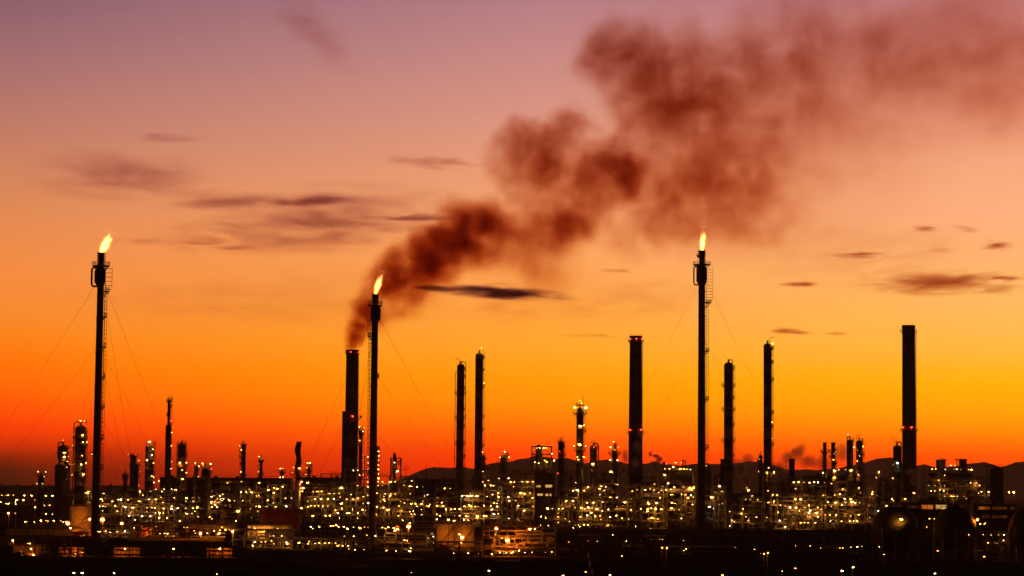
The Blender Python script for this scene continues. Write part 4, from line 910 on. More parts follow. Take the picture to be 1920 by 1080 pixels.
for x in (153, 161, 165): m.bar((W(x, 985, d).x, d, .2), (W(x, 985, d).x, d, W(x, 976, d).z), .2)
m.bar((W(153, 985, d).x, d, W(153, 985, d).z), (W(161, 976, d).x, d, W(161, 976, d).z), .2)
m.build('pipe_support', 'steel', NT)
tank('dark red tank above the yellow lit pump house', 486, 955, 560, 960, 'redtank', dome=.03)
tank('grey-gold round tank, left one of the lit pair right of the forked-flame flare stack', 812, 985.5, 851, 850, 'tank', dome=.16)
tank('orange lit round tank, right one of the lit pair right of the forked-flame flare stack', 851.5, 986, 889, 850, 'tank', dome=.12)
tank('low tank glowing orange at the end of the black road embankment', 257, 993, 288, 930, 'redtank', dome=.05)

# ------------------------------------------------------------------ gas spheres
def sphere(label, x, y, rpx, d, stair=True, lamps=()):
    P = W(x, y, d); r = rpx * M(d); cx, cy, cz = P.x, d, P.z
    T = thing('gas_sphere', label, 'gas sphere', (cx, cy, 0), 'round gas spheres')
    m = MB(); n = 22; m.lathe(cx, cy, [(max(.03, r * math.cos(-PI / 2 + PI * i / n)), cz + r * math.sin(-PI / 2 + PI * i / n)) for i in range(n + 1)], 44)
    m.build('shell', 'shell', T, True)
    for i in range(10):
        t = 2 * PI * i / 10 + .2; m = MB(); m.cyl((cx + r * 1.0 * math.cos(t), cy + r * 1.0 * math.sin(t), 0), (cx + r * 1.0 * math.cos(t), cy + r * 1.0 * math.sin(t), cz + .5), .28, n=8)
        u = t + 2 * PI / 10
        m.build('leg', 'steel', T)
    m = MB(); m.sector(cx, cy, 1.6, 2.9, cz + r * .97, cz + r * .97 + .12, 0, 2 * PI, 16); m.sector(cx, cy, 2.8, 2.9, cz + r + .9, cz + r + 1.0, 0, 2 * PI, 16)
    for i in range(10):
        t = 2 * PI * i / 10; m.bar((cx + 2.85 * math.cos(t), cy + 2.85 * math.sin(t), cz + r * .97 + .1), (cx + 2.85 * math.cos(t), cy + 2.85 * math.sin(t), cz + r + 1), .08)
    m.build('top_platform', 'steel', T)
    m = MB(); pts = [(-.42 * r, -.35 * r), (-.12 * r, .0), (.10 * r, .0), (.38 * r, .30 * r)]
    for (xa, za), (xb, zb) in zip(pts, pts[1:]):
        for i in range(9):
            u = i / 8; xx, zz = xa + (xb - xa) * u, za + (zb - za) * u
            yy = -math.sqrt(max(0, r * r - xx * xx - zz * zz)) - .55
            m.box((cx + xx, cy + yy, cz + zz), .9, .9, .14); m.bar((cx + xx, cy + yy - .4, cz + zz), (cx + xx, cy + yy - .4, cz + zz + 1.1), .09)
        y0 = -math.sqrt(max(0, r * r - xa * xa - za * za)) - .95; y1 = -math.sqrt(max(0, r * r - xb * xb - zb * zb)) - .95
        m.bar((cx + xa, cy + y0, cz + za + 1.1), (cx + xb, cy + y1, cz + zb + 1.1), .10)
    m.build('stair', 'dark', T)
    for lx, ly, s_, k in lamps:
        xx, zz = (W(lx, ly, d).x - cx), W(lx, ly, d).z - cz
        yy = -math.sqrt(max(0, r * r - xx * xx - zz * zz)) - 1.9
        lamp(T, (cx + xx, cy + yy, cz + zz), s_, k)
    return T
sphere('dark gas sphere with a yellow lamp over its zigzag stair, left one of the three', 1678, 992, 43, 720, lamps=[(1682, 973, 4.2, 'yellow')])
sphere('unlit dark gas sphere, middle one of the three', 1790, 990, 40, 715, lamps=[(1830, 974, 2.4, 'orange')])
sphere('dark gas sphere cut by the right edge of the photo', 1936, 992, 44, 700)

# ------------------------------------------------------------------ walls, road, embankment
def wall(name, label, cat, x0, x1, y0, y1, d, t=.5, mat='wall', panels=True):
    a, b = W(x0, y0, d), W(x1, y0, d); T = thing(name, label, cat, ((a.x + b.x) / 2, d, 0))
    zt = max(1.2, (a.z + b.z) / 2); L = b.x - a.x
    m = MB(); m.box((0 + (a.x + b.x) / 2, d, zt / 2), L, t, zt); m.build('panel', mat, T)
    m = MB(); n = max(2, int(L / 4))
    for i in range(n + 1): m.box((a.x + L * i / n, d - t / 2 - .1, zt / 2 + .1), .3, .196, zt + .2)
    m.build('post', mat, T)
    return T
wall('compound_wall', 'low wall piece under an orange lamp behind black railings, nearest the gatehouse', 'wall', 112, 156, 1026, 1046, 680, mat='plain')  # wall cut into pieces; the gaps shape the dark between the lamps
wall('compound_wall', 'low wall piece under an orange lamp behind black railings, middle one', 'wall', 214, 262, 1026, 1046, 680, mat='plain')
wall('compound_wall', 'low wall piece glowing brightest behind black railings, right one', 'wall', 388, 436, 1025, 1046, 680, mat='plain')
wall('yard_wall', 'bright orange stub wall at the foot of the leaning-flame flare stack', 'wall', 186, 202, 1011, 1018, 850)
FENCE = thing('pipe_fence', 'black pipe railing with uprights in front of the low orange lit wall', 'fence', (W(276, 1040, 668).x, 668, 0))
m = MB(); d = 668
for y in (1025, 1031.5, 1040.5, 1047): m.bar((W(80, y, d).x, d, W(276, y, d).z), (W(460, y, d).x, d, W(276, y, d).z), .32)
m.build('rail', 'dark', FENCE)
m = MB(); R = random.Random(4)
for i in range(64):
    x = 80 + 380 * i / 63 + R.uniform(-1.5, 1.5); m.bar((W(x, 1040, d).x, d, 0), (W(x, 1040, d).x, d, 3.6 + R.uniform(-.3, .4)), R.choice([.12, .2, .3]))
m.build('upright', 'dark', FENCE)
# truss bridge with pipes
TB = thing('truss_bridge', 'black truss pipe bridge above the long foreground rack', 'pipe bridge', (W(616, 1000, 775).x, 775, 0))
m = MB(); d = 772
for (xa, xb) in ((541, 692),):
    za, zb = W(616, 995.5, d).z, W(616, 1012, d).z; X0, X1 = W(xa, 1000, d).x, W(xb, 1000, d).x; n = 16
    for y in (d, d + 5):
        m.box(((X0 + X1) / 2, y, za), X1 - X0, .4, .45); m.box(((X0 + X1) / 2, y, zb), X1 - X0, .4, .45)
        for i in range(n):
            u, v = X0 + (X1 - X0) * i / n, X0 + (X1 - X0) * (i + 1) / n
            m.bar((u, y, zb + .2), ((u + v) / 2, y, za - .2), .22); m.bar(((u + v) / 2, y, za - .2), (v, y, zb + .2), .22)
    for i in range(5):
        u = X0 + (X1 - X0) * i / 4
        for y in (d, d + 5): m.box((u, y, zb / 2 - .12), .5, .5, zb - .24)
m.build('truss', 'dark', TB)
m = MB(); R = random.Random(8)
for i in range(7): m.cyl((X0, d + .8 + i * .55, zb + .5 + (i % 3) * .25), (X1, d + .8 + i * .55, zb + .5 + (i % 3) * .25), .2, n=6)
m.build('pipework', 'pipe', TB)
# long black beams of the right-hand racks
PB = thing('pipe_bridge', 'long black pipe bridge across the foot of the bright units on the right', 'pipe bridge', (W(1330, 988, 900).x, 900, 0))
m = MB(); d = 900; X0, X1 = W(1040, 990, d).x, W(1640, 990, d).x; n = 26
z1, z0 = 4.6, 3.4
for y in (d, d + 4):
    for z in (z1, z0): m.box(((X0 + X1) / 2, y, z), X1 - X0, .4, .5)
    for i in range(n + 1): m.box((X0 + (X1 - X0) * i / n, y, z0 / 2 - .13), .4, .4, z0 - .26)
m.build('frame', 'dark', PB)
m = MB()
for i in range(6): m.cyl((X0, d + .6 + i * .55, z1 + .55), (X1, d + .6 + i * .55, z1 + .55), [.22, .3, .16][i % 3], n=8)
m.build('pipework', 'shell', PB)

# gallery on the right and extra structures
# ------------------------------------------------------------------ trees
def tree(label, x, ytop, wpx, d, seed, name='tree', group='dark trees by the plant road'):
    R = random.Random(seed); P = W(x, ytop, d); h, w = P.z, wpx * M(d) / 2; cx, cy = P.x, d
    T = thing(name, label, 'tree', (cx, cy, 0), group)
    m = MB(); m.tube([(cx, cy, 0), (cx + .1, cy, h * .3), (cx - .1, cy + .1, h * .55), (cx, cy, h * .8)], .18, 7)
    for i in range(7):
        t = R.uniform(0, 2 * PI); z = h * R.uniform(.3, .6); m.cyl((cx, cy, z), (cx + math.cos(t) * w * .7, cy + math.sin(t) * w * .7, z + h * .2), .09, .03, 5)
    m.build('trunk', 'bark', T)
    m = MB()
    for c in range(26):
        t = R.uniform(0, 2 * PI); q = R.random() ** .5; z = h * R.uniform(.22, .88); k = (1 - abs(z / h - .5) * 1.1); bx, by = cx + math.cos(t) * q * w * .8 * k, cy + math.sin(t) * q * w * .8 * k
        cr = w * R.uniform(.18, .36)
        for i in range(70):
            v = Vector((R.gauss(0, 1), R.gauss(0, 1), R.gauss(0, .8))); v = v.normalized() * cr * R.uniform(.5, 1.1); p = Vector((bx, by, z)) + v
            a = Vector((R.gauss(0, 1), R.gauss(0, 1), R.gauss(0, 1))).normalized(); b = a.orthogonal().normalized(); s_ = R.uniform(.16, .34)
            m.add([p - a * s_, p - b * s_ * .5, p + a * s_, p + b * s_ * .5], [(0, 1, 2, 3)])
    m.build('crown', 'leaf', T)
    return T
tree('dark bushy tree left of the black shrubs, by the foot of the leaning-flame flare stack', 221, 1008, 32, 800, 1)
tree('dark round bush beside the orange lit yard', 236, 1011, 22, 790, 2, 'bush')
tree('pointed black tree at the end of the lit road edge', 428, 994, 18, 790, 3)
tree('broad black tree beside the foreground pipe rack, right of the pointed black tree', 445, 999, 24, 785, 4)
tree('black rounded bush left of the foot of the forked-flame flare stack', 678, 1029, 20, 740, 5, 'bush')
tree('dark bush by the gatehouse, lower left corner', 36, 1036, 24, 640, 6, 'bush')
# ------------------------------------------------------------------ lamps read off the photograph: crops at six times its size
A2 = """415,40,1 480,42,1 918,10,1 700,72,1 740,80,2 778,62,1 703,117,1 422,97,1 418,117,2 530,115,2 550,132,1 485,128,1y 290,128,1 335,130,1 235,128,1 20,172,2 70,172,1 92,170,2 150,170,2 225,165,2 273,173,2 355,175,2 447,175,2 515,177,2 590,175,2 672,182,2 888,122,1 748,170,1 985,143,3 1000,130,2 958,145,2 895,202,2 915,205,1 945,212,1 188,222,2 262,227,2 393,224,1 460,224,1 172,247,1 8,247,2 70,265,1 97,266,1 178,268,1 700,235,2 760,238,3 843,238,1 880,238,1 912,240,1 940,240,1 1007,252,1 500,285,1 557,284,1 395,305,1o 95,372,2o 173,373,1 517,380,2 592,384,1 460,457,2 520,455,2 540,462,1 605,457,2 683,458,2 285,470,1 305,470,1 387,476,1 710,474,1 738,468,1 470,470,1 760,488,4o 792,542,3y 912,647,3o 145,680,2o 335,713,2 315,713,1 347,775,2o 340,850,4o 377,848,4o 243,810,1 250,843,1 848,780,3o 927,815,1 850,832,1 1010,440,2o
1225,77,1 1272,77,1 1388,28,1 1165,152,1 1140,215,2 1155,237,1 1110,345,1 1153,347,2 1120,297,1 1158,293,1 1187,300,1 1295,290,2 1340,292,2 1383,292,2 1265,240,2 1330,220,1 1360,222,2 1443,222,3 1410,305,2 1485,310,2 1500,310,2 1575,128,2 1560,60,1 1605,170,1 1700,190,2 1730,28,2 1755,103,1 1695,128,1 1785,8,1 1830,8,1 1815,195,1 1845,103,1 1820,130,2 1555,237,2 1610,215,2 1575,240,2 1675,217,3 1750,217,3 1835,252,1 1575,310,1 1655,312,2 1745,312,2 1710,310,1 1840,318,2 1750,370,2 1795,370,2 1838,370,1 1455,403,2 1510,403,2 1597,405,2 1690,406,2 1790,425,2 1880,428,2 1760,445,1 1153,443,4o 1370,488,3o 1603,523,2o 1712,525,2o 1757,525,1 1510,537,1 1107,580,1 1130,578,2 1187,575,2 1240,588,1 1317,578,1 1405,577,2 1118,585,2 1800,602,2 1850,600,2 1885,602,2 1700,572,2 1410,775,3o 1375,400,1 1520,450,1 1320,350,1y 1480,350,1y 1650,350,1y"""
A4 = """68,66,1 105,70,2y 127,66,1 168,68,1 212,90,1 272,28,2 270,45,2y 640,32,2y 797,18,2 998,30,2 1540,32,3 445,108,2 438,112,1 10,103,1 45,110,1 62,110,1 300,78,1 300,147,1 150,157,1 1100,112,2 1165,87,2 1200,98,3y 1258,76,2 1160,142,2 890,104,2 910,137,2 850,137,1 793,135,1 587,158,1 490,177,2 552,177,2 460,186,2 787,177,2 40,198,1 172,200,1 187,200,1 247,200,1 265,200,1 320,200,1 310,186,1 965,178,1 990,175,1 1157,205,1 1290,205,2 1360,203,2 255,240,2 172,237,1 527,212,1 560,212,1 595,212,1 640,213,1 578,230,1 660,228,2 717,233,2 810,230,1 495,240,1 460,242,2 455,260,1 500,283,2 617,291,1 670,302,1 1093,227,2 1155,258,2 962,294,1 1000,297,2y 1075,295,2 1182,302,2 1300,297,2 10,295,2 80,318,2 170,318,2 250,318,1 300,308,2 445,305,1 465,305,1 520,305,2 540,305,1 898,303,1 898,324,1 785,330,1 757,350,4y 273,353,1 180,377,2 240,377,2 310,413,2 440,415,1 465,435,1 735,462,2 980,353,2 905,420,1 10,322,3
103,460,2 37,507,1 150,530,2 183,532,1 575,530,2 493,570,2 553,565,2 617,560,2 658,558,2 697,575,3 265,573,1 275,598,2 335,600,3o 412,598,2 465,608,1 545,597,2o 30,630,1 34,773,2o 550,770,3o 885,527,2 945,543,2y 970,550,2y 1040,558,4y 1115,567,2y 1187,570,2 1205,547,1 1280,537,2 1160,628,2 1250,628,2 945,697,2 1022,695,3 1067,693,2 1135,685,2 1162,717,2 925,738,2 1012,738,1 1310,716,3 1303,700,2 1445,705,3y 1557,690,1 1547,715,1 1625,712,2 1672,708,2 1735,708,2 1785,706,2 1857,710,2 1880,740,2 1895,727,1
1603,130,1 1625,210,2 1692,210,2 1768,212,2 1838,212,2 1545,242,1 1785,150,2 1838,150,1 1905,190,1 1900,150,1 1915,88,2 1530,293,2 1545,300,1 1575,288,2 1622,287,2 1663,290,1 1712,293,1 1768,293,2 1855,340,1 1885,370,3 1915,268,2 1600,403,3y 1740,400,2 1793,400,2 1900,425,1 1577,525,2 1600,545,1 1672,525,2 1800,517,2 1830,515,2 1890,527,2 1865,508,1o 1650,128,1y 1700,128,1y 520,1057,1"""
A6 = """793,8,2 415,18,1 465,20,2 553,20,3y 605,18,2 415,62,1 460,62,1 185,62,2 298,22,1 5,85,2 250,87,2 297,75,1 705,60,2 770,70,2 790,70,2 853,77,2 917,77,1 40,135,2 113,162,1 250,137,1 297,173,1 247,187,1 400,148,2 495,157,1 555,157,1 605,158,1 550,178,2y 480,182,1 1163,95,2 1225,95,2 970,165,2 935,180,1 62,215,2 133,215,3 185,208,1 475,218,2 487,235,1 437,243,1 775,157,1y 245,262,2 303,258,2 5,262,2 667,242,1 710,258,2 787,265,2y 833,265,2 903,265,2 915,238,1 960,290,2 985,292,2 997,275,1 1075,292,1 850,297,1 648,292,2 8,320,2 400,300,2 445,312,1 475,310,2 525,332,4y 472,350,1 240,333,2 275,340,1 125,330,1 90,370,2 185,370,2 247,380,3 65,373,1 325,350,1 325,378,1 385,383,2 650,343,1 680,343,1 773,357,1 810,348,1 902,332,1 645,402,1 790,385,1 825,385,1 905,390,1 1085,198,1 1130,253,2 1145,293,1 1175,327,2 1235,327,2 1260,327,2 1280,327,1 1333,330,2 1385,295,2 1420,298,1 1455,293,3 1505,298,2 1535,298,2 1435,280,2 1360,180,2 1390,177,1 1420,180,2 1450,180,3 1480,177,1 1520,180,3 1540,180,2 1448,150,1 1330,400,2 1400,405,2 1425,407,2 1530,407,3 1605,405,2 1630,405,2 1275,402,1 1112,403,1 1075,385,1
1075,443,2 1205,448,3 1270,455,3 1380,447,2 1428,453,1 1545,455,2 690,452,1 183,430,1 770,485,2 757,522,4o 630,545,4o 605,567,3 590,540,2 530,530,2 460,533,3 410,545,2y 500,545,2y 300,533,1 260,530,2 210,540,3y 137,530,2 70,545,3y 30,525,2 35,630,2 140,632,2 290,620,1 383,628,2 710,675,2 740,680,1 1020,605,2 1035,635,2c 980,652,2 1013,692,2 1330,610,3 1360,645,4o 1350,705,2 1742,548,4o 1868,675,4o 1735,613,2 1805,653,1 1500,487,1 15,740,2 75,740,2 42,720,1 85,775,2 163,722,1 210,722,1 155,782,2 258,783,2 508,793,2 617,797,1 783,765,2 767,800,3 1427,822,2 1265,822,1 1543,827,1 1693,832,2 1783,815,2 1857,815,2 1825,825,1 1915,820,3
1655,5,2 1905,20,2 1615,60,2 1680,60,2 1710,60,2 1590,20,1 1880,155,1 1880,192,2 1890,233,2 1765,145,2 1768,190,2 1760,226,2 1700,163,2 1635,185,1 1720,260,1 1750,265,1 1755,297,2 1680,290,1 1605,285,1 1697,330,2 1717,380,3 1765,380,2 1725,432,2 1760,432,1 1885,432,2 787,1040,2"""
B2 = """25,20,1 115,18,2 172,20,3 235,18,2 18,75,2 100,145,3 140,152,2 203,145,2 230,200,3 40,230,2 68,288,2 55,305,1 140,343,2 65,437,1 235,295,1 735,115,3y 812,117,2 857,80,2 717,30,1 690,120,1 985,98,2 1007,70,2 1055,77,1 1035,120,1 1187,50,2y 1165,48,1 1105,193,2y 1180,197,2 1355,125,2 1408,110,2 1500,110,3 1555,103,1 1600,110,3 1680,115,2 1735,112,2 1825,80,3 1757,37,2 1717,47,1 1695,72,1 1600,45,2 1790,105,2 1785,162,1 1810,165,1 1910,160,1 1650,140,2 1665,200,1 1340,213,1 990,165,1 497,230,2y 610,230,3 685,235,3 915,253,2 845,253,2y 1020,245,3 1270,250,3 1413,240,2 1530,250,1 1537,268,2 1627,257,2 1800,255,3 1835,265,1 400,320,3 455,320,1 570,320,3 525,323,1 710,308,2 780,310,3y 815,323,2 860,308,3 900,315,2 965,312,3 955,328,2 892,368,2 1015,350,1 1085,330,2 1180,297,1 1230,335,1 1340,335,2 1450,322,2 1525,325,2 1565,315,2 1615,322,3y 1675,325,2 1525,350,2 1795,318,2 1820,330,1 1880,335,1 327,410,2 380,415,1y 517,415,2 520,475,2 600,435,1 648,465,1 770,412,3y 847,398,2 935,402,2 990,402,2 1060,417,2 1103,417,2 1175,400,2 1235,430,1 1310,438,2 1540,435,3 1570,425,3y 1640,437,3 1600,430,2 1905,430,2 518,372,1 380,430,2y 940,415,2y 1000,440,1y 1690,330,2y
320,510,1 410,512,1 205,558,4o 257,552,2 715,505,1 750,505,1 810,505,1 853,507,2 765,525,1 690,538,1 1078,510,2 1390,523,1 1560,545,1 640,697,2 1560,665,1 1665,667,1 1693,669,1 1290,687,1 145,815,1 227,812,1 375,812,1 448,808,2 10,810,2 1133,617,1 858,685,1r 80,795,1o 1235,855,1y 960,690,1y 1690,760,1o 1740,765,1o"""
B4 = """10,78,2 82,82,3 123,85,2 105,108,2 30,165,3 60,200,3y 95,170,2 120,190,1 110,275,2 310,25,1 415,70,2 440,128,1 325,195,4 345,193,2 230,210,1 300,300,3c 350,320,2y 410,270,2 445,265,1 530,355,2 530,515,1 680,325,1 660,375,2 755,220,1 708,220,1 843,222,1 780,180,1 740,115,3y 720,88,2y 830,417,2 735,452,1 712,412,1 550,455,1 580,468,1 935,453,1 945,422,1 955,255,2 1023,255,2 1030,237,1 1015,167,2 1062,168,2 1270,97,2 1220,25,2 1250,25,2 1303,22,2 1365,25,2 1427,28,2 1480,25,2 1525,27,2 1600,28,1 1675,40,2y 1710,168,2y 1770,158,2 1800,100,2y 1580,170,1 1607,170,1 1265,215,3y 1328,217,3 1048,287,1 1100,283,1 1157,293,2 1208,307,3 1275,310,3 1375,310,2 1315,347,1 1435,345,2 1420,368,2 1508,367,3 1427,413,2 1520,308,2 1558,328,1 1420,285,1 1170,377,1 1075,362,1 1155,440,2 1090,457,2 1520,415,1 1155,525,2 1330,480,3y 1370,480,1 1410,480,1 1250,482,1 1495,480,1 1640,250,2y 1720,252,3 1832,252,2 1905,245,3 1675,297,1 1605,285,1 1730,283,1 1790,280,1 1603,392,2 1658,392,2y 1728,392,2y 1830,382,3y 1895,390,3y 1785,462,1 1880,462,2 1725,460,1 1665,462,1 1890,215,2y 1822,210,2y 13,678,1 40,775,1 10,790,1 595,757,1 1270,740,1 1437,743,1 1553,767,1 1768,765,1 1800,765,1 1893,757,1 875,826,1y 917,830,1o 958,822,1o 810,780,1y 1120,1025,1"""
B6 = """5,460,1 40,462,2 20,255,2 65,255,3 60,388,2y 185,423,1 175,290,1 372,290,2 280,348,2c 220,130,2o 212,160,2 435,213,2 503,202,2 585,212,2 450,230,2y 300,128,1 490,45,1 510,100,1 493,160,1 425,42,1 265,170,1 850,62,1 920,62,1y 1025,65,1 960,3,1 847,122,1 877,122,1 917,122,2 1015,122,1 973,110,1 825,160,1 1030,182,1 1100,182,2y 1170,182,1 1130,183,1y 1245,182,1 1320,27,1 1365,35,1 1390,35,1 1375,60,1 1418,60,1 1440,130,2 1410,147,1 1523,133,3 683,145,2 857,347,2 857,435,1 910,435,1 825,530,1 1392,390,1 1410,430,1 1445,395,1 1427,492,2 1478,490,2 1297,614,1 1550,618,2 1635,618,1 1697,617,2 1690,678,2 1515,705,2 1595,707,1 1637,708,3 1463,615,1y 45,752,2 95,747,1 290,750,1 355,835,1 340,838,1 1472,860,3y 1270,208,1 683,145,1 1752,137,2o 1807,138,2o"""
KIND = {'': 'warm', 'y': 'yellow', 'o': 'orange', 'c': 'cool', 'r': 'red'}
def table(txt, x0, y0):
    for t in txt.split():
        a, b, c = t.split(','); yield x0 + float(a) / 6, y0 + float(b) / 6, int(c[0]), KIND[c[1:]]
ALL = [l for t, x, y in ((A2, 0, 900), (A4, 320, 900), (A6, 640, 900), (B2, 960, 900), (B4, 1280, 900), (B6, 1600, 900)) for l in table(t, x, y)]
left = []
for x, y, s_, k in ALL:
    if 462 <= x <= 543 and 985 <= y <= 996 and k != 'orange':
        lamp(PUMP, W(x, y, 898.2), SIZE[s_], k); continue
    for T, x0, y0, x1, y1, d in UNITS:
        if k != 'orange' and x0 - 3 <= x <= x1 + 3 and y0 - 3 <= y <= y1 + 3 and len(T.children) < 92:
            dd = d - LR.uniform(.5, 1.6) if LR.random() < .75 else d + LR.uniform(1, 6)
            if W(x, y, dd).z < 1.6: dd = (H - 2.0) * F / max(4, y - hor(x))
            p = W(x, y, dd); lamp(T, p, SIZE[s_] * LR.uniform(.85, 1.12), k); break
    else: left.append((x, y, s_, k))
# the rest stand on poles of their own
def pole(x, y, s_, k, d, label, name, cat, group):
    p = W(x, y, d); T = thing(name, label, cat, (p.x, d + .9, 0), group)
    m = MB(); m.cyl((p.x, d + .9, 0), (p.x, d + .9, p.z + .35), .11, .06, 6); m.build('pole', 'dark', T)
    m = MB(); m.tube([(p.x, d + .9, p.z + .3), (p.x, d + .5, p.z + .5), (p.x, d, p.z + .3)], .06, 5); m.build('arm', 'dark', T)
    lamp(T, p, (SIZE[s_] if s_ in SIZE else s_) * (.78 if k == 'orange' and y > 1020 else 1), k)
    return T
ORANGE_D = [(126.7, 981.3, 985), (152, 1007.8, 940), (24.2, 1013.3, 800), (57.8, 1029.2, 684), (56.7, 1041.7, 682), (62.8, 1041.3, 682), (141.3, 1030, 676), (192.2, 973.8, 960), (228.3, 981.3, 935), (267.2, 987.2, 925), (285.3, 987.5, 925), (235, 1029.2, 676),
            (168, 973.3, 1000), (410.8, 999.5, 880), (376, 1000, 890), (325.7, 1028.8, 676), (411.7, 1028.3, 676), (766.2, 987, 900), (745, 990.8, 880), (866.7, 1007.5, 835), (930.3, 991.3, 800), (951.3, 1012.5, 712), (994.2, 993, 790)]
SIDE = lambda x: 'far left' if x < 330 else 'left' if x < 690 else 'middle' if x < 1250 else 'right' if x < 1640 else 'far right'
for x, y, s_, k in left:
    u = y - hor(x)
    d = 9.0 * F / (max(u, .5) + 0) if u > 0 else 2600
    d = (H - 9.5) * F / max(u, 1); d = max(480, min(2550, d))
    if k == 'orange':
        for a, b, c in ORANGE_D:
            if abs(a - x) < 2.5 and abs(b - y) < 2.5: d = c
    if u < 40 and k != 'orange':
        g = 'white yard lights in the %s of the plant' % SIDE(x)
        pole(x, y, s_, k, d, 'small white yard light on a pole, among those in the %s of the plant' % SIDE(x), 'yard_light', 'yard light', g)
    elif k == 'orange':
        near = 'at the gatehouse' if x < 75 and y > 1020 else 'beside the lettered white tank' if x < 200 and y < 1000 else 'over the low wall behind the black railings' if x < 420 and y > 1020 else 'in the yard below the golden lit unit' if x < 440 else 'left of the two lit round tanks' if x < 800 else 'near the two lit round tanks' if x < 1010 else 'at the far right end of the plant' if x > 1700 else 'low in the dark racks'
        pole(x, y, s_, k, d, 'glowing orange sodium lamp on a pole %s' % near, 'sodium_lamp', 'street lamp', 'orange sodium lamps ' + near)
    else:
        g = 'white lamps in the dark lower ground, %s' % SIDE(x)
        pole(x, y, s_, k, d, 'white lamp on a pole in the dark lower ground, %s of the plant' % SIDE(x), 'ground_lamp', 'street lamp', g)
# street lamps of the road in the dark foreground
FORE = [(138.3, 1074, 'round white street lamp at the bottom left, first from the left'), (154.2, 1074.3, 'slanting white street lamp at the bottom left, second from the left'), (213.8, 1074.3, 'slanting white street lamp at the bottom left, right of the leaning-flame flare stack'),
        (917, 1070, 'pale yellow street lamp alone in the black foreground below the middle'), (1055.5, 1079.5, 'white street lamp cut by the bottom edge, right of the middle'), (1098.3, 1072.2, 'pale street lamp at the bottom, right of the rising grey wisp'),
        (1143.7, 1077.7, 'pale street lamp at the bottom edge, between two others below the brightest units'), (1354.7, 1078.3, 'pale street lamp at the bottom edge below the caged flare stack'), (1491.3, 1065.3, 'pale street lamp in the black foreground right of the caged flare stack'),
        (1579.2, 1070.3, 'pale street lamp low in the black foreground, left of the gas spheres'), (1599.5, 1063.5, 'pale street lamp at the edge of the black foreground, nearest to the left gas sphere'), (1753, 1075, 'pale street lamp at the bottom below the middle gas sphere'), (1758.3, 1032.8, 'white street lamp between the left and middle gas spheres')]
for x, y, lab in FORE:
    pole(x, y, 3.0, 'warm', 430 if y > 1050 else 620, lab, 'street_lamp', 'street lamp', 'street lamps in the black foreground')
# ------------------------------------------------------------------ ground and hills
def structure(o): o['kind'] = 'structure'; return o
m = MB(); R0 = 11500
xs = [-R0, -8000, -2500, -800, 0, 800, 2500, 8000, R0]; ys = [-400, 200, 600, 1000, 1600, 2600, 6000, 9000, R0]
m.add([(x, y, 0) for y in ys for x in xs], [(j * 9 + i, j * 9 + i + 1, (j + 1) * 9 + i + 1, (j + 1) * 9 + i) for j in range(8) for i in range(8)])
structure(m.build('ground', ground_mat()))
# plant road lit along its edge
m = MB(); dA, dB = 868, 905
pts = []
for i in range(21):
    x = 232 + (422 - 232) * i / 20; d = 868 + 30 * (i / 20) ** 1.3; p = W(x, 1010, d); pts.append((p.x, d))
m.add([(x, y, .004) for x, y in pts] + [(x, y + 7, .004) for x, y in pts], [(i, i + 1, 22 + i, 21 + i) for i in range(20)])
structure(m.build('road', surf('asphalt', (.045, .043, .04), (.065, .06, .055), .85, 0, .5)))
m = MB()
for i in range(20):
    (xa, ya), (xb, yb) = pts[i], pts[i + 1]
    m.add([(xa, ya - .5, 0), (xb, yb - .5, 0), (xb, yb - .1, 0), (xa, ya - .1, 0), (xa, ya - .5, .75), (xb, yb - .5, .75), (xb, yb - .1, .75), (xa, ya - .1, .75)], [(0, 1, 5, 4), (4, 5, 6, 7), (2, 3, 7, 6)])
kb = m.build('road_barrier', 'wall'); tag(kb, 'low concrete barrier curving along the road, lit orange, below the open black rack', 'barrier')

RIDGE = [(690, 912), (735, 905), (768, 891), (790, 881), (815, 876.5), (835, 877), (860, 875.5), (885, 878), (905, 873), (930, 868), (955, 866), (975, 861), (990, 858), (1005, 853), (1020, 856), (1045, 861), (1062, 859), (1075, 863), (1095, 869), (1110, 866), (1125, 862), (1140, 861),
         (1160, 866), (1185, 872), (1210, 870), (1228, 864), (1245, 869), (1275, 873), (1300, 870), (1335, 870), (1372, 869), (1392, 867), (1405, 864.5), (1420, 866), (1445, 873), (1470, 879), (1500, 881), (1520, 879), (1535, 881), (1560, 879), (1590, 874), (1615, 869), (1635, 865),
         (1652, 859.5), (1664, 858), (1680, 866), (1705, 878), (1720, 874), (1730, 870), (1745, 873), (1760, 876), (1790, 874), (1815, 869), (1832, 867), (1842, 867), (1855, 873), (1872, 881), (1890, 873), (1908, 866), (1925, 865), (1950, 870), (1990, 866), (2050, 880), (2120, 905), (2160, 925)]
def ridge_y(x):
    for (a, b), (c, e) in zip(RIDGE, RIDGE[1:]):
        if a <= x <= c:
            t = (x - a) / (c - a); t = t * t * (3 - 2 * t) * .5 + t * .5; return b + (e - b) * t
R = random.Random(3); m = MB(); D0 = 9000; cols = [690 + i * 4 for i in range(366)]
rows = [(-1800, .0), (-1300, .10), (-900, .28), (-500, .62), (-200, .88), (0, 1.0), (300, .85), (900, .4), (1600, 0)]
ph = [R.uniform(0, 6.3) for _ in range(8)]
grid = []
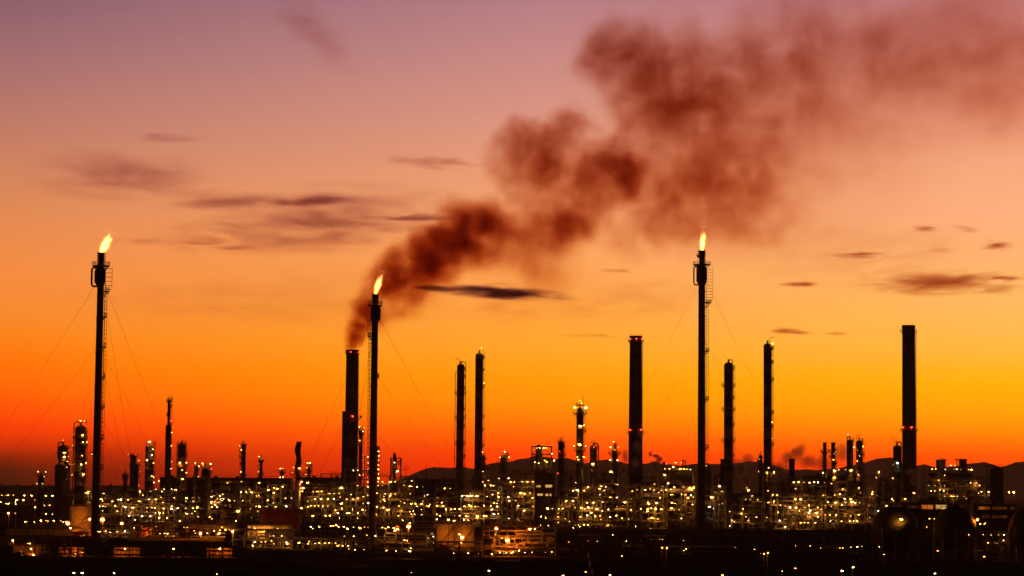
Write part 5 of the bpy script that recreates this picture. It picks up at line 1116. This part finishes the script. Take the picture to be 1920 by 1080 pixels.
for j, (dy, k) in enumerate(rows):
    row = []
    for x in cols:
        p = W(x, ridge_y(min(2160, x)), D0); n = sum(math.sin(x * f_ + ph[q] + j * 1.3) / (1 + q) for q, f_ in enumerate((.05, .11, .19, .31, .47))) * .10
        jag = (math.sin(x * .9 + ph[6]) + math.sin(x * 1.7 + ph[7])) * .8 if j == 5 else 0
        row.append((p.x, D0 + dy + n * 900, max(-2, p.z * min(1, max(0, k + (n * k * (1 - k) * 2))) + jag - (2 if k == 0 else 0))))
    grid.append(row)
nC = len(cols)
m.add([v for r_ in grid for v in r_], [(j * nC + i, j * nC + i + 1, (j + 1) * nC + i + 1, (j + 1) * nC + i) for j in range(len(rows) - 1) for i in range(nC - 1)])
hl = m.build('hills', surf('scrub_hillside', (.05, .045, .03), (.09, .08, .055), .95, 0, .012), smooth=True); structure(hl)

# ------------------------------------------------------------------ smoke, steam and clouds as real volumes
def vol_mat(name, acol, warp_scale, warp_amt, det_scale, erode, stretch=(1, 1, 1), scatter=None, soft=.15, rate=1.0, aniso=.3, detail=4, gain=1.25, streak=None):
    m, nt, out = nodes(name); N, L = nt.nodes.new, nt.links.new
    tc = N('ShaderNodeTexCoord'); ge = N('ShaderNodeNewGeometry')
    mp = N('ShaderNodeMapping'); mp.inputs['Scale'].default_value = stretch; L(ge.outputs['Position'], mp.inputs['Vector'])
    n1 = N('ShaderNodeTexNoise'); n1.inputs['Scale'].default_value = warp_scale; n1.inputs['Detail'].default_value = 3; L(mp.outputs[0], n1.inputs['Vector'])
    sb = N('ShaderNodeVectorMath'); sb.operation = 'SUBTRACT'; sb.inputs[1].default_value = (.5, .5, .5); L(n1.outputs['Color'], sb.inputs[0])
    sc = N('ShaderNodeVectorMath'); sc.operation = 'SCALE'; sc.inputs['Scale'].default_value = warp_amt; L(sb.outputs[0], sc.inputs[0])
    ad = N('ShaderNodeVectorMath'); ad.operation = 'ADD'; L(tc.outputs['Object'], ad.inputs[0]); L(sc.outputs[0], ad.inputs[1])
    ln = N('ShaderNodeVectorMath'); ln.operation = 'LENGTH'; L(ad.outputs[0], ln.inputs[0])
    l0 = N('ShaderNodeVectorMath'); l0.operation = 'LENGTH'; L(tc.outputs['Object'], l0.inputs[0])
    def mr(src, a, b, c, d_, smooth=True):
        q = N('ShaderNodeMapRange'); q.interpolation_type = 'SMOOTHSTEP' if smooth else 'LINEAR'
        for i, v in zip((1, 2, 3, 4), (a, b, c, d_)): q.inputs[i].default_value = v
        L(src, q.inputs[0]); return q.outputs[0]
    def mth(op, a, b=None, bv=None, clamp=False):
        q = N('ShaderNodeMath'); q.operation = op; q.use_clamp = clamp; L(a, q.inputs[0])
        if b is not None: L(b, q.inputs[1])
        elif bv is not None: q.inputs[1].default_value = bv
        return q.outputs[0]
    fall = mr(ln.outputs['Value'], .92, soft, 0, 1); edge = mr(l0.outputs['Value'], 1.0, .78, 0, 1)
    n2 = N('ShaderNodeTexNoise'); n2.inputs['Scale'].default_value = det_scale; n2.inputs['Detail'].default_value = detail; n2.inputs['Roughness'].default_value = .6; L(mp.outputs[0], n2.inputs['Vector'])
    nn = mr(n2.outputs['Fac'], .30, .70, 0, 1, False)
    er = mth('MULTIPLY', mth('SUBTRACT', nn, bv=1.0), bv=erode)          # <= 0
    if streak:                           # long torn streaks through the whole body
        n2.inputs['Distortion'].default_value = streak[2]
        f2 = mr(ln.outputs['Value'], 1.0, .15, 0, 1)
        thr = mth('SUBTRACT', nn, mth('MULTIPLY', mth('SUBTRACT', f2, bv=1.0), bv=-streak[1]))
        dn = mth('MULTIPLY', mr(thr, streak[0], 1.0, 0, 1), mth('MULTIPLY', f2, edge))
    else: dn = mth('MULTIPLY', mth('ADD', mth('MULTIPLY', fall, bv=gain), er, clamp=True), edge)
    oi = N('ShaderNodeObjectInfo'); s3 = N('ShaderNodeSeparateColor'); L(oi.outputs['Color'], s3.inputs[0])
    dn = mth('MULTIPLY', dn, s3.outputs[0])
    if scatter is None:
        v = N('ShaderNodeVolumeAbsorption'); v.inputs['Color'].default_value = (*acol, 1); L(dn, v.inputs['Density']); res = v.outputs[0]
    else:
        a = N('ShaderNodeVolumeAbsorption'); a.inputs['Color'].default_value = (*acol, 1); L(dn, a.inputs['Density'])
        b = N('ShaderNodeVolumeScatter'); b.inputs['Color'].default_value = (*scatter, 1); b.inputs['Anisotropy'].default_value = aniso; L(dn, b.inputs['Density'])
        s = N('ShaderNodeAddShader'); L(a.outputs[0], s.inputs[0]); L(b.outputs[0], s.inputs[1]); res = s.outputs[0]
    L(res, out.inputs['Volume'])
    m.cycles.volume_step_rate = rate if hasattr(m.cycles, 'volume_step_rate') else 1
    m.cycles.homogeneous_volume = False
    return m
def ico(name, mat, sub=3):
    import bmesh
    b = bmesh.new(); bmesh.ops.create_icosphere(b, subdivisions=sub, radius=1.0)
    me = bpy.data.meshes.new(name); b.to_mesh(me); b.free(); me.materials.append(mat); return me
def puff(parent, name, mesh, x, y, rx, ry, d, tau, rot=0, depth=None):
    o = bpy.data.objects.new(name, mesh); COL.objects.link(o)
    p = W(x, y, d); ax, az = rx * M(d), ry * M(d); ay = depth if depth else (ax + az) / 2
    if parent is not None: o.parent = parent; o.location = p - origin(parent)
    else: o.location = p
    o.scale = (ax, ay, az); o.rotation_euler = (0, rot, 0)
    o.color = (tau / ay, 0, 0, 1)
    return o
SP = thing('smoke', 'broad dark brown smoke plume rising from the smoking chimney and drifting to the right', 'smoke', (W(661, 655, 1500).x, 1500, W(661, 655, 1500).z))
SP['kind'] = 'stuff'
PUFFS = [(661, 650, 12, 14, 1.6), (666, 634, 17, 20, 1.6), (673, 617, 21, 24, 1.7), (681, 598, 26, 28, 1.9), (697, 585, 30, 28, 1.0), (688, 566, 30, 30, 1.5), (715, 600, 28, 22, .7), (735, 575, 42, 34, .9), (765, 566, 40, 28, .8),
         (716, 535, 40, 36, 1.5), (742, 512, 46, 42, 2.2), (775, 492, 52, 44, 2.4), (770, 530, 50, 36, 1.2), (812, 462, 52, 46, 2.4), (820, 500, 56, 38, 1.3), (850, 440, 50, 46, 2.2), (868, 395, 46, 42, 1.9), (905, 405, 50, 44, 2.5), (930, 425, 46, 40, 2.2), (880, 465, 60, 46, 1.6),
         (930, 478, 62, 44, 1.2), (985, 470, 66, 48, .9), (985, 410, 60, 56, 1.1), (965, 360, 40, 46, .7), (975, 258, 46, 44, 1.3), (958, 300, 46, 56, .9), (1015, 285, 60, 56, 1.9), (1060, 245, 54, 48, 1.3), (1040, 330, 66, 56, 1.7), (1090, 385, 68, 56, 2.0), (1030, 425, 70, 52, 1.6), (1075, 430, 60, 46, 1.0),
         (1150, 285, 46, 42, 2.0), (1175, 312, 62, 44, 2.5), (1130, 335, 60, 52, 1.8), (1190, 350, 56, 40, 1.2), (1160, 70, 58, 56, 1.2), (1150, 115, 66, 62, 1.1), (1215, 100, 76, 70, 1.5), (1270, 85, 80, 64, 1.5), (1215, 160, 84, 74, 1.9), (1290, 150, 90, 76, 1.9), (1215, 225, 80, 74, 1.5), (1285, 225, 96, 80, 1.7), (1350, 190, 90, 80, 1.4), (1390, 130, 90, 70, 1.0),
         (1255, 345, 84, 70, 2.0), (1235, 395, 64, 52, 1.6), (1345, 310, 100, 80, 2.1), (1290, 425, 80, 52, 1.5), (1390, 395, 90, 62, 1.8), (1440, 330, 90, 72, 1.3), (1420, 240, 96, 76, 1.1), (1455, 115, 96, 66, 1.3), (1530, 90, 100, 62, 1.5), (1600, 110, 96, 66, 1.2), (1550, 30, 110, 60, 1.2), (1430, 40, 110, 52, .7),
         (1680, 110, 86, 54, 1.2), (1735, 150, 62, 46, 1.1), (1640, 60, 90, 60, .9), (1500, 215, 110, 90, .8), (1590, 210, 120, 90, .6), (1690, 215, 120, 80, .45), (1790, 40, 150, 90, .7), (1500, 320, 110, 90, .5), (1850, 170, 140, 90, .35), (1480, 420, 90, 50, .4), (1010, 500, 120, 46, .5), (1170, 440, 70, 40, .6)]
VEILS = [(1290, 290, 210, 165, .85), (1225, 150, 140, 115, .5), (1400, 170, 190, 130, .6), (1600, 130, 240, 130, .6), (1810, 100, 280, 180, 1.0), (1900, 160, 220, 160, .4), (1060, 350, 150, 125, .7), (905, 450, 120, 80, .8), (775, 525, 90, 68, 1.0), (1510, 270, 240, 180, .45), (1340, 400, 160, 80, .75), (1640, 280, 230, 150, .25), (1000, 490, 130, 70, .35)]
ZS = 1.2                                                         # the billows are a little wider than tall
BLOBS = []
for i, (x, y, rx, ry, t) in enumerate(PUFFS + VEILS):
    d = 1500 + max(0, x - 661) * .12 + (((i * 37) % 21 - 10) * 1.2 if i < len(PUFFS) else 0)
    r = math.sqrt(rx * ry * ZS) * M(d) * (1.27 if i < len(PUFFS) else 1.08)
    k = 2.7 if x < 850 else max(1.2, 2.7 - (x - 850) / 240.)
    if x > 1500: k *= .5
    elif x < 1260: k *= 1.12
    if i >= len(PUFFS): k = 1.45
    BLOBS.append((W(x, y, d), r, t * k / r * TAUK))
def smoke_mat(blobs, rate):
    m, nt, out = nodes('dark_smoke'); N, L = nt.nodes.new, nt.links.new
    def vm(op, a, b=None, sc=None):
        q = N('ShaderNodeVectorMath'); q.operation = op; L(a, q.inputs[0])
        if b is not None:
            if isinstance(b, tuple): q.inputs[1].default_value = b
            else: L(b, q.inputs[1])
        if sc is not None:
            if isinstance(sc, (int, float)): q.inputs['Scale'].default_value = sc
            else: L(sc, q.inputs['Scale'])
        return q.outputs['Value'] if op == 'DISTANCE' else q.outputs[0]
    def mapr(src, a, b, c, e, smooth=False):
        q = N('ShaderNodeMapRange'); q.interpolation_type = 'SMOOTHSTEP' if smooth else 'LINEAR'
        for k, v in zip((1, 2, 3, 4), (a, b, c, e)): q.inputs[k].default_value = v
        L(src, q.inputs[0]); return q.outputs[0]
    ge = N('ShaderNodeNewGeometry'); sp = N('ShaderNodeSeparateXYZ'); L(ge.outputs['Position'], sp.inputs[0])
    age = mapr(sp.outputs['X'], W(661, 655, 1500).x, W(1150, 300, 1560).x, 0, 1)          # young by the chimney, old downwind
    def noise(src, scale, det, rough, dist=0):
        n = N('ShaderNodeTexNoise'); n.inputs['Scale'].default_value = scale; n.inputs['Detail'].default_value = det; n.inputs['Roughness'].default_value = rough; n.inputs['Distortion'].default_value = dist
        L(src, n.inputs['Vector']); return n
    n1 = noise(ge.outputs['Position'], .022, 4.2, .64)
    w_ = vm('SUBTRACT', n1.outputs['Color'], (.5, .5, .5)); w_ = vm('SCALE', w_, sc=mapr(age, 0, 1, 16, 66))
    p = vm('MULTIPLY', vm('ADD', ge.outputs['Position'], w_), (1, 1, ZS))
    acc = None
    for c, r, dn in blobs:
        f = mapr(vm('DISTANCE', p, (c.x, c.y, c.z * ZS)), r, r * .22, 0, dn, True)
        if acc is None: acc = f
        else:
            q = N('ShaderNodeMath'); q.operation = 'ADD'; L(acc, q.inputs[0]); L(f, q.inputs[1]); acc = q.outputs[0]
    n2 = noise(vm('ADD', ge.outputs['Position'], vm('SCALE', w_, sc=.35)), .042, 5, .62)
    q = N('ShaderNodeMath'); q.operation = 'MULTIPLY'; L(acc, q.inputs[0]); L(mapr(n2.outputs['Fac'],  .35, .65, .18, 1.8), q.inputs[1])
    v = N('ShaderNodeVolumeAbsorption'); v.inputs['Color'].default_value = (.65, .26, .04, 1); L(q.outputs[0], v.inputs['Density']); L(v.outputs[0], out.inputs['Volume'])
    m.cycles.homogeneous_volume = False
    m.cycles.volume_step_rate = rate
    return m
import bmesh
def smoke_hull():
    b = bmesh.new()
    for c, r, dn in BLOBS:
        k = r * .95 + 4
        bmesh.ops.create_icosphere(b, subdivisions=3, radius=1, matrix=Matrix.Translation(c) @ Matrix.Diagonal((k, k, k / ZS, 1)))
    me = bpy.data.meshes.new('smoke'); b.to_mesh(me); b.free()
    o = bpy.data.objects.new('smoke', me); COL.objects.link(o)
    mod = o.modifiers.new('r', 'REMESH'); mod.mode = 'VOXEL'; mod.voxel_size = 3.2
    bpy.context.view_layer.update()
    m2 = bpy.data.meshes.new_from_object(o.evaluated_get(bpy.context.evaluated_depsgraph_get()))
    COL.objects.unlink(o); bpy.data.objects.remove(o); return m2
HULL = smoke_hull()
NV = Vector((1, 1, 0)).normalized()                              # the billows follow one another along the drift
CUT = [-1e9] + [W(x, 300, 1550).dot(NV) for x in (800, 960, 1130, 1300, 1480, 1680)] + [1e9]
for a, c in zip(CUT, CUT[1:]):
    b = bmesh.new(); b.from_mesh(HULL)
    for co, no in ((a + .2, -NV), (c - .2, NV)):
        if abs(co) < 1e8:
            bmesh.ops.bisect_plane(b, geom=b.verts[:] + b.edges[:] + b.faces[:], plane_co=NV * co, plane_no=no, clear_outer=True)
            bmesh.ops.holes_fill(b, edges=[e for e in b.edges if e.is_boundary])
    bmesh.ops.triangulate(b, faces=b.faces[:]); bmesh.ops.recalc_face_normals(b, faces=b.faces[:])
    me = bpy.data.meshes.new('smoke_billow'); bmesh.ops.translate(b, verts=b.verts, vec=-origin(SP)); b.to_mesh(me); b.free()
    xs_ = [v.co for v in me.vertices]; size = sum(max(v[k] for v in xs_) - min(v[k] for v in xs_) for k in range(3)) / 3
    near = [q for q in BLOBS if a - q[1] - 36 < q[0].dot(NV) < c + q[1] + 36]
    me.materials.append(smoke_mat(near, SSTEP / (size * .1)))
    o = bpy.data.objects.new('smoke_billow', me); COL.objects.link(o); o.parent = SP
STEAM = vol_mat('pale_steam', (.45, .2, .12), .14, .7, .25, .6, scatter=(.75, .62, .52), soft=.0, aniso=.55)
STM = ico('steam_puff', STEAM)
def steam(label, pts, d, name='steam'):
    T = thing(name, label, 'steam', W(pts[0][0], pts[0][1], d)); T['kind'] = 'stuff'
    for x, y, rx, ry, t in pts: puff(T, 'steam_puff', STM, x, y, rx * 1.4, ry * 1.35, d, t * 3.0)
steam('grey steam drifting up in front of the foot of the banded smokeless chimney', [(1168, 880, 9, 14, .5), (1172, 855, 9, 16, .5), (1192, 868, 12, 16, .35), (1195, 838, 11, 16, .3), (1200, 812, 8, 12, .25)], 1600)
steam('curl of grey steam right of the banded smokeless chimney', [(1225, 895, 12, 16, .7), (1230, 875, 13, 14, .8), (1236, 862, 8, 8, .9), (1229, 855, 9, 5, .9), (1219, 852, 5, 8, .7)], 1600)
steam('dark steam between the thick three-ring column and the tallest right-hand column', [(1398, 900, 14, 18, 1.0), (1388, 880, 14, 16, .9), (1402, 862, 20, 14, .5), (1378, 868, 20, 12, .3)], 1700)
steam('brown steam bank right of the tallest right-hand column', [(1462, 878, 26, 20, .5), (1480, 858, 26, 18, .5), (1498, 846, 18, 16, .6), (1515, 866, 30, 18, .45), (1545, 870, 26, 22, .4), (1580, 850, 14, 24, .4)], 1750)
steam('reddish steam left of the plain brown chimney', [(1636, 915, 14, 24, .45), (1642, 888, 14, 18, .35), (1632, 880, 10, 14, .25)], 1650)
steam('pale steam curling across the foot of the plain brown chimney', [(1722, 920, 9, 14, .9), (1716, 902, 12, 12, .9), (1708, 885, 14, 9, .7), (1722, 890, 9, 8, .7)], 1450)
steam('slim pale steam jet in front of the boiler house', [(1752, 908, 5, 12, .9), (1760, 890, 7, 14, 1.0), (1766, 872, 9, 10, .8), (1768, 862, 10, 5, .5)], 1320)
steam('faint steam puff at the foot of the boiler unit', [(1802, 928, 7, 12, .6), (1800, 918, 8, 8, .5)], 1250)
steam('thin rising grey wisp in the black foreground, left of a pale street lamp', [(1103, 1040, 3, 9, .5), (1106, 1056, 3.4, 10, .5), (1110, 1070, 3.4, 9, .4)], 480, 'steam')

CD = 17000
CA = vol_mat('slate_cloud', (.22, .0, .32), .003, .45, .006, .55, (.5, .15, 3.0), detail=5, streak=(-.22, .20, .4))
CB = vol_mat('brown_cloud', (.55, .16, .05), .004, .55, .0065, .95, (.55, .15, 4.2), detail=5, streak=(.04, .50, .6))
CC = vol_mat('grey_wisp_cloud', (.42, .12, .30), .0022, .6, .0050, 1.15, (.36, .12, 4.8), detail=5, streak=(.10, .34, 1.0))
MA, MBm, MC_ = ico('cloud', CA), ico('cloud', CB), ico('cloud', CC)
def cloud(label, x, y, rx, ry, t, mesh, rot=0):
    o = puff(None, 'cloud', mesh, x, y, rx, ry, CD, 1, rot, depth=ry * M(CD) * 3.0)
    o.color = (t / (ry * M(CD) * 3.0), 0, 0, 1); tag(o, label, 'cloud', 'clouds in the sunset sky'); return o
cloud('long dark slate cloud shaped like a blade, below the smoke', 940, 549, 165, 17, 6.0, MA, .055)
cloud('thin dark tail of cloud at the left tip of the blade shaped cloud', 815, 540, 52, 8, 3.6, MA, .02)
cloud('small dark brown cloud above the tallest right-hand column', 1487, 620, 56, 11, 3.6, MBm)
cloud('faint cloud scrap right of the small dark brown cloud', 1572, 625, 40, 7, 1.4, MBm)
cloud('broad orange-brown streaky cloud left and above the plain brown chimney', 1765, 531, 230, 42, 2.8, MBm, .03)
cloud('dark streak of cloud at the right edge, on the broad streaky cloud', 1884, 523, 48, 9, 2.6, MBm, .03)
cloud('small brown cloud streak, upper left one of the pair high on the right', 1734, 428, 46, 10, 2.4, MBm, .08)
cloud('small brown cloud streak, upper right one of the pair high on the right', 1812, 430, 46, 10, 1.9, MBm, .08)
cloud('small faint cloud streak below the pair high on the right', 1756, 465, 60, 11, 1.7, MBm, .05)
cloud('small ragged cloud high at the right edge', 1864, 461, 56, 15, 2.4, MBm, .05)
cloud('thin flat cloud streak right of the caged flare stack', 1625, 479, 105, 10, 2.2, MBm)
cloud('thin flat cloud streak above the tallest right-hand column', 1502, 533, 72, 8, 2.2, MBm)
cloud('thin flat cloud streak left of the caged flare stack', 1160, 508, 75, 9, 1.6, MBm)
cloud('faint cloud line just above the blade shaped cloud', 925, 533, 80, 6, 1.6, MBm)
cloud('faint cloud band behind the top of the banded smokeless chimney', 1150, 629, 160, 8, .9, MBm)
cloud('faint wisp of cloud hanging below the blade shaped cloud', 945, 580, 90, 40, .5, MBm)
cloud('grey smudged cloud above the grey wisps, left of the smoke', 582, 378, 105, 24, 3.6, MC_, -.10)
cloud('wide field of grey wisps left of the smoke', 620, 402, 300, 80, 2.4, MC_, -.03)
cloud('grey wisps left of the smudged cloud', 420, 380, 170, 38, 1.7, MC_)
cloud('low brownish wisps above the lone thin column', 520, 440, 330, 55, 1.5, MC_, -.04)
cloud('thin curved cloud line above the slim two-step tower', 370, 459, 230, 12, 1.7, MC_, .03)
cloud('thin cloud line reaching into the smoke from the left', 740, 409, 150, 12, 2.0, MC_, -.02)
cloud('faint reddish veil of cloud at the left, above the leaning-flame flare stack', 230, 330, 260, 62, 1.5, MC_, .04)
cloud('reddish cloud streak entering the smoke above the dark wisps', 835, 307, 170, 20, 1.9, MBm, .10)
cloud('reddish slanting cloud streak at the top left of the middle', 585, 60, 170, 60, .9, MBm, .72)
cloud('faint purple cloud streak left of the middle, high up', 320, 257, 110, 14, .9, MC_)
cloud('broad faint streaky veil low in the sky behind the two left flare stacks', 480, 560, 560, 90, .45, MC_)
cloud('broad faint streaky veil in the sky right of the caged flare stack', 1560, 460, 520, 130, .5, MBm)
cloud('broad faint streaky veil above the banded smokeless chimney', 1130, 560, 380, 70, .5, MBm)
# ------------------------------------------------------------------ haze
if HAZE:
    m_, nt_, out_ = nodes('evening_haze'); v_ = nt_.nodes.new('ShaderNodeVolumePrincipled')
    v_.inputs['Color'].default_value = (.95, .62, .45, 1); v_.inputs['Density'].default_value = HAZE; v_.inputs['Anisotropy'].default_value = .5
    nt_.links.new(v_.outputs[0], out_.inputs['Volume'])
    m = MB(); m.box((0, 5700, 230), 24000, 12600, 480)
    hz = m.build('haze', m_); hz['kind'] = 'stuff'
# ------------------------------------------------------------------ sky
w = bpy.data.worlds.new('World'); S.world = w; w.use_nodes = True; nt = w.node_tree
for n in list(nt.nodes): nt.nodes.remove(n)
N, L = nt.nodes.new, nt.links.new
out = N('ShaderNodeOutputWorld'); tc = N('ShaderNodeTexCoord'); sp = N('ShaderNodeSeparateXYZ'); L(tc.outputs['Generated'], sp.inputs[0])
def mth(op, a, b, clamp=False):
    q = N('ShaderNodeMath'); q.operation = op; q.use_clamp = clamp
    for i, v in enumerate((a, b)):
        if isinstance(v, (int, float)): q.inputs[i].default_value = v
        elif v is not None: L(v, q.inputs[i])
    return q.outputs[0]
hyp = mth('SQRT', mth('ADD', mth('MULTIPLY', sp.outputs['X'], sp.outputs['X']), mth('MULTIPLY', sp.outputs['Y'], sp.outputs['Y'])), None)
el = mth('DIVIDE', sp.outputs['Z'], mth('MAXIMUM', hyp, .001)); az = mth('DIVIDE', sp.outputs['X'], mth('MAXIMUM', hyp, .001))
def lin(c): return [((v / 255) / 12.92 if v <= 10 else (((v / 255) + .055) / 1.055) ** 2.4) for v in c]
def ramp(stops):
    """sunset colours against height above the horizon, read at photo rows"""
    q = N('ShaderNodeValToRGB'); e = q.color_ramp.elements; q.color_ramp.interpolation = 'B_SPLINE' if 0 else 'LINEAR'
    st = sorted(((915.5 - y) / F / .25, c) for y, c in stops)
    e[0].position = max(0, st[0][0]); e[0].color = (*lin(st[0][1]), 1); e[1].position = st[-1][0]; e[1].color = (*lin(st[-1][1]), 1)
    for p, c in st[1:-1]: k = e.new(p); k.color = (*lin(c), 1)
    L(mth('DIVIDE', el, .25), q.inputs[0]); return q.outputs[0]
SKYL = [(915, (52, 12, 4)), (890, (74, 18, 2)), (868, (130, 28, 0)), (845, (196, 44, 0)), (815, (246, 58, 0)), (780, (255, 78, 0)), (740, (255, 100, 0)), (690, (255, 116, 4)), (640, (250, 130, 25)), (590, (246, 138, 50)), (520, (243, 140, 66)), (430, (228, 138, 82)), (330, (208, 131, 95)), (220, (184, 120, 106)), (100, (158, 107, 111)), (0, (137, 95, 106)), (-120, (88, 70, 96)), (-210, (50, 46, 80))]
SKYM = [(915, (225, 40, 0)), (880, (255, 52, 0)), (850, (255, 66, 0)), (820, (255, 94, 0)), (785, (255, 124, 0)), (750, (255, 144, 0)), (700, (255, 157, 8)), (650, (255, 164, 40)), (590, (255, 162, 60)), (520, (254, 164, 82)), (440, (248, 164, 100)), (340, (238, 160, 116)), (230, (222, 151, 129)), (110, (202, 139, 132)), (0, (184, 127, 133)), (-120, (104, 80, 104)), (-210, (50, 46, 80))]
SKYR = [(915, (255, 52, 0)), (880, (255, 66, 0)), (850, (255, 84, 0)), (825, (255, 112, 0)), (800, (255, 140, 0)), (770, (255, 160, 0)), (720, (255, 176, 2)), (690, (255, 180, 30)), (640, (255, 184, 68)), (590, (255, 186, 88)), (490, (255, 180, 110)), (400, (255, 176, 126)), (300, (246, 168, 127)), (200, (232, 152, 122)), (100, (214, 138, 124)), (0, (198, 126, 124)), (-120, (112, 82, 104)), (-210, (50, 46, 80))]
def mix(f_, a, b):
    q = N('ShaderNodeMix'); q.data_type = 'RGBA'
    if isinstance(f_, float): q.inputs[0].default_value = f_
    else: L(f_, q.inputs[0])
    for i, v in ((6, a), (7, b)):
        if isinstance(v, tuple): q.inputs[i].default_value = v
        else: L(v, q.inputs[i])
    return q.outputs[2]
def mr(src, a, b):
    q = N('ShaderNodeMapRange'); q.interpolation_type = 'SMOOTHSTEP'; q.inputs[1].default_value = a; q.inputs[2].default_value = b; L(src, q.inputs[0]); return q.outputs[0]
def mrl(src, a, b):
    q = N('ShaderNodeMapRange'); q.inputs[1].default_value = a; q.inputs[2].default_value = b; L(src, q.inputs[0]); return q.outputs[0]
west = mix(mrl(az, .01, .205), mix(mrl(az, -.205, .01), ramp(SKYL), ramp(SKYM)), ramp(SKYR))
sky = N('ShaderNodeTexSky'); sky.sky_type = 'NISHITA'; sky.sun_disc = False; sky.sun_elevation = math.radians(-2.0); sky.sun_rotation = math.radians(8); sky.altitude = 20
dim = N('ShaderNodeMix'); dim.data_type = 'RGBA'; dim.blend_type = 'MULTIPLY'; dim.inputs[0].default_value = 1; L(sky.outputs[0], dim.inputs[6]); dim.inputs[7].default_value = (.04, .035, .03, 1)
# the burning western band gives way to the dusk sky overhead and behind
band = mth('MULTIPLY', mth('MULTIPLY', mr(sp.outputs['Y'], .55, .9), mr(el, .30, .235)), mr(el, -.02, .0))
if HAZE:                                  # the light that has to cross the haze reaches the lens as the photograph shows it
    ln_ = mth('MINIMUM', mth('DIVIDE', 440.0, mth('MAXIMUM', el, .0001)), 12000.0)
    up = mth('EXPONENT', mth('MULTIPLY', ln_, HAZE), None)
    sc_ = N('ShaderNodeVectorMath'); sc_.operation = 'SCALE'; L(west, sc_.inputs[0]); L(up, sc_.inputs['Scale']); west = sc_.outputs[0]
tot = mix(band, dim.outputs[2], west)
bg = N('ShaderNodeBackground'); L(tot, bg.inputs[0]); bg.inputs[1].default_value = 1.0; L(bg.outputs[0], out.inputs[0])

sun = bpy.data.lights.new('sun', 'SUN'); sun.energy = .02; sun.angle = math.radians(.5); sun.color = (1, .5, .2)
so = bpy.data.objects.new('sun', sun); COL.objects.link(so); so.rotation_euler = (math.radians(90 - 1.2), 0, math.radians(180 - 8)); so.location = (0, 0, 300)

# ------------------------------------------------------------------ camera and render
cd = bpy.data.cameras.new('camera'); cam = bpy.data.objects.new('camera', cd); COL.objects.link(cam)
cd.sensor_width = 36; cd.lens = F / 1920 * 36; cd.clip_start = 1; cd.clip_end = 90000
cam.matrix_world = Matrix(((RGT.x, UPV.x, -_f.x, CAM.x), (RGT.y, UPV.y, -_f.y, CAM.y), (RGT.z, UPV.z, -_f.z, CAM.z), (0, 0, 0, 1)))
S.camera = cam
S.view_settings.view_transform = 'Standard'; S.view_settings.look = 'None'; S.view_settings.exposure = 0; S.view_settings.gamma = 1
S.render.engine = 'CYCLES'; c = S.cycles
c.max_bounces = 4; c.diffuse_bounces = 1; c.glossy_bounces = 1; c.transmission_bounces = 1; c.volume_bounces = 0; c.transparent_max_bounces = 64
c.sample_clamp_indirect = 4; c.caustics_reflective = False; c.caustics_refractive = False
c.use_denoising = True; c.use_adaptive_sampling = True; c.adaptive_threshold = .02; c.use_light_tree = True
c.volume_step_rate = VSTEP; c.volume_max_steps = 256
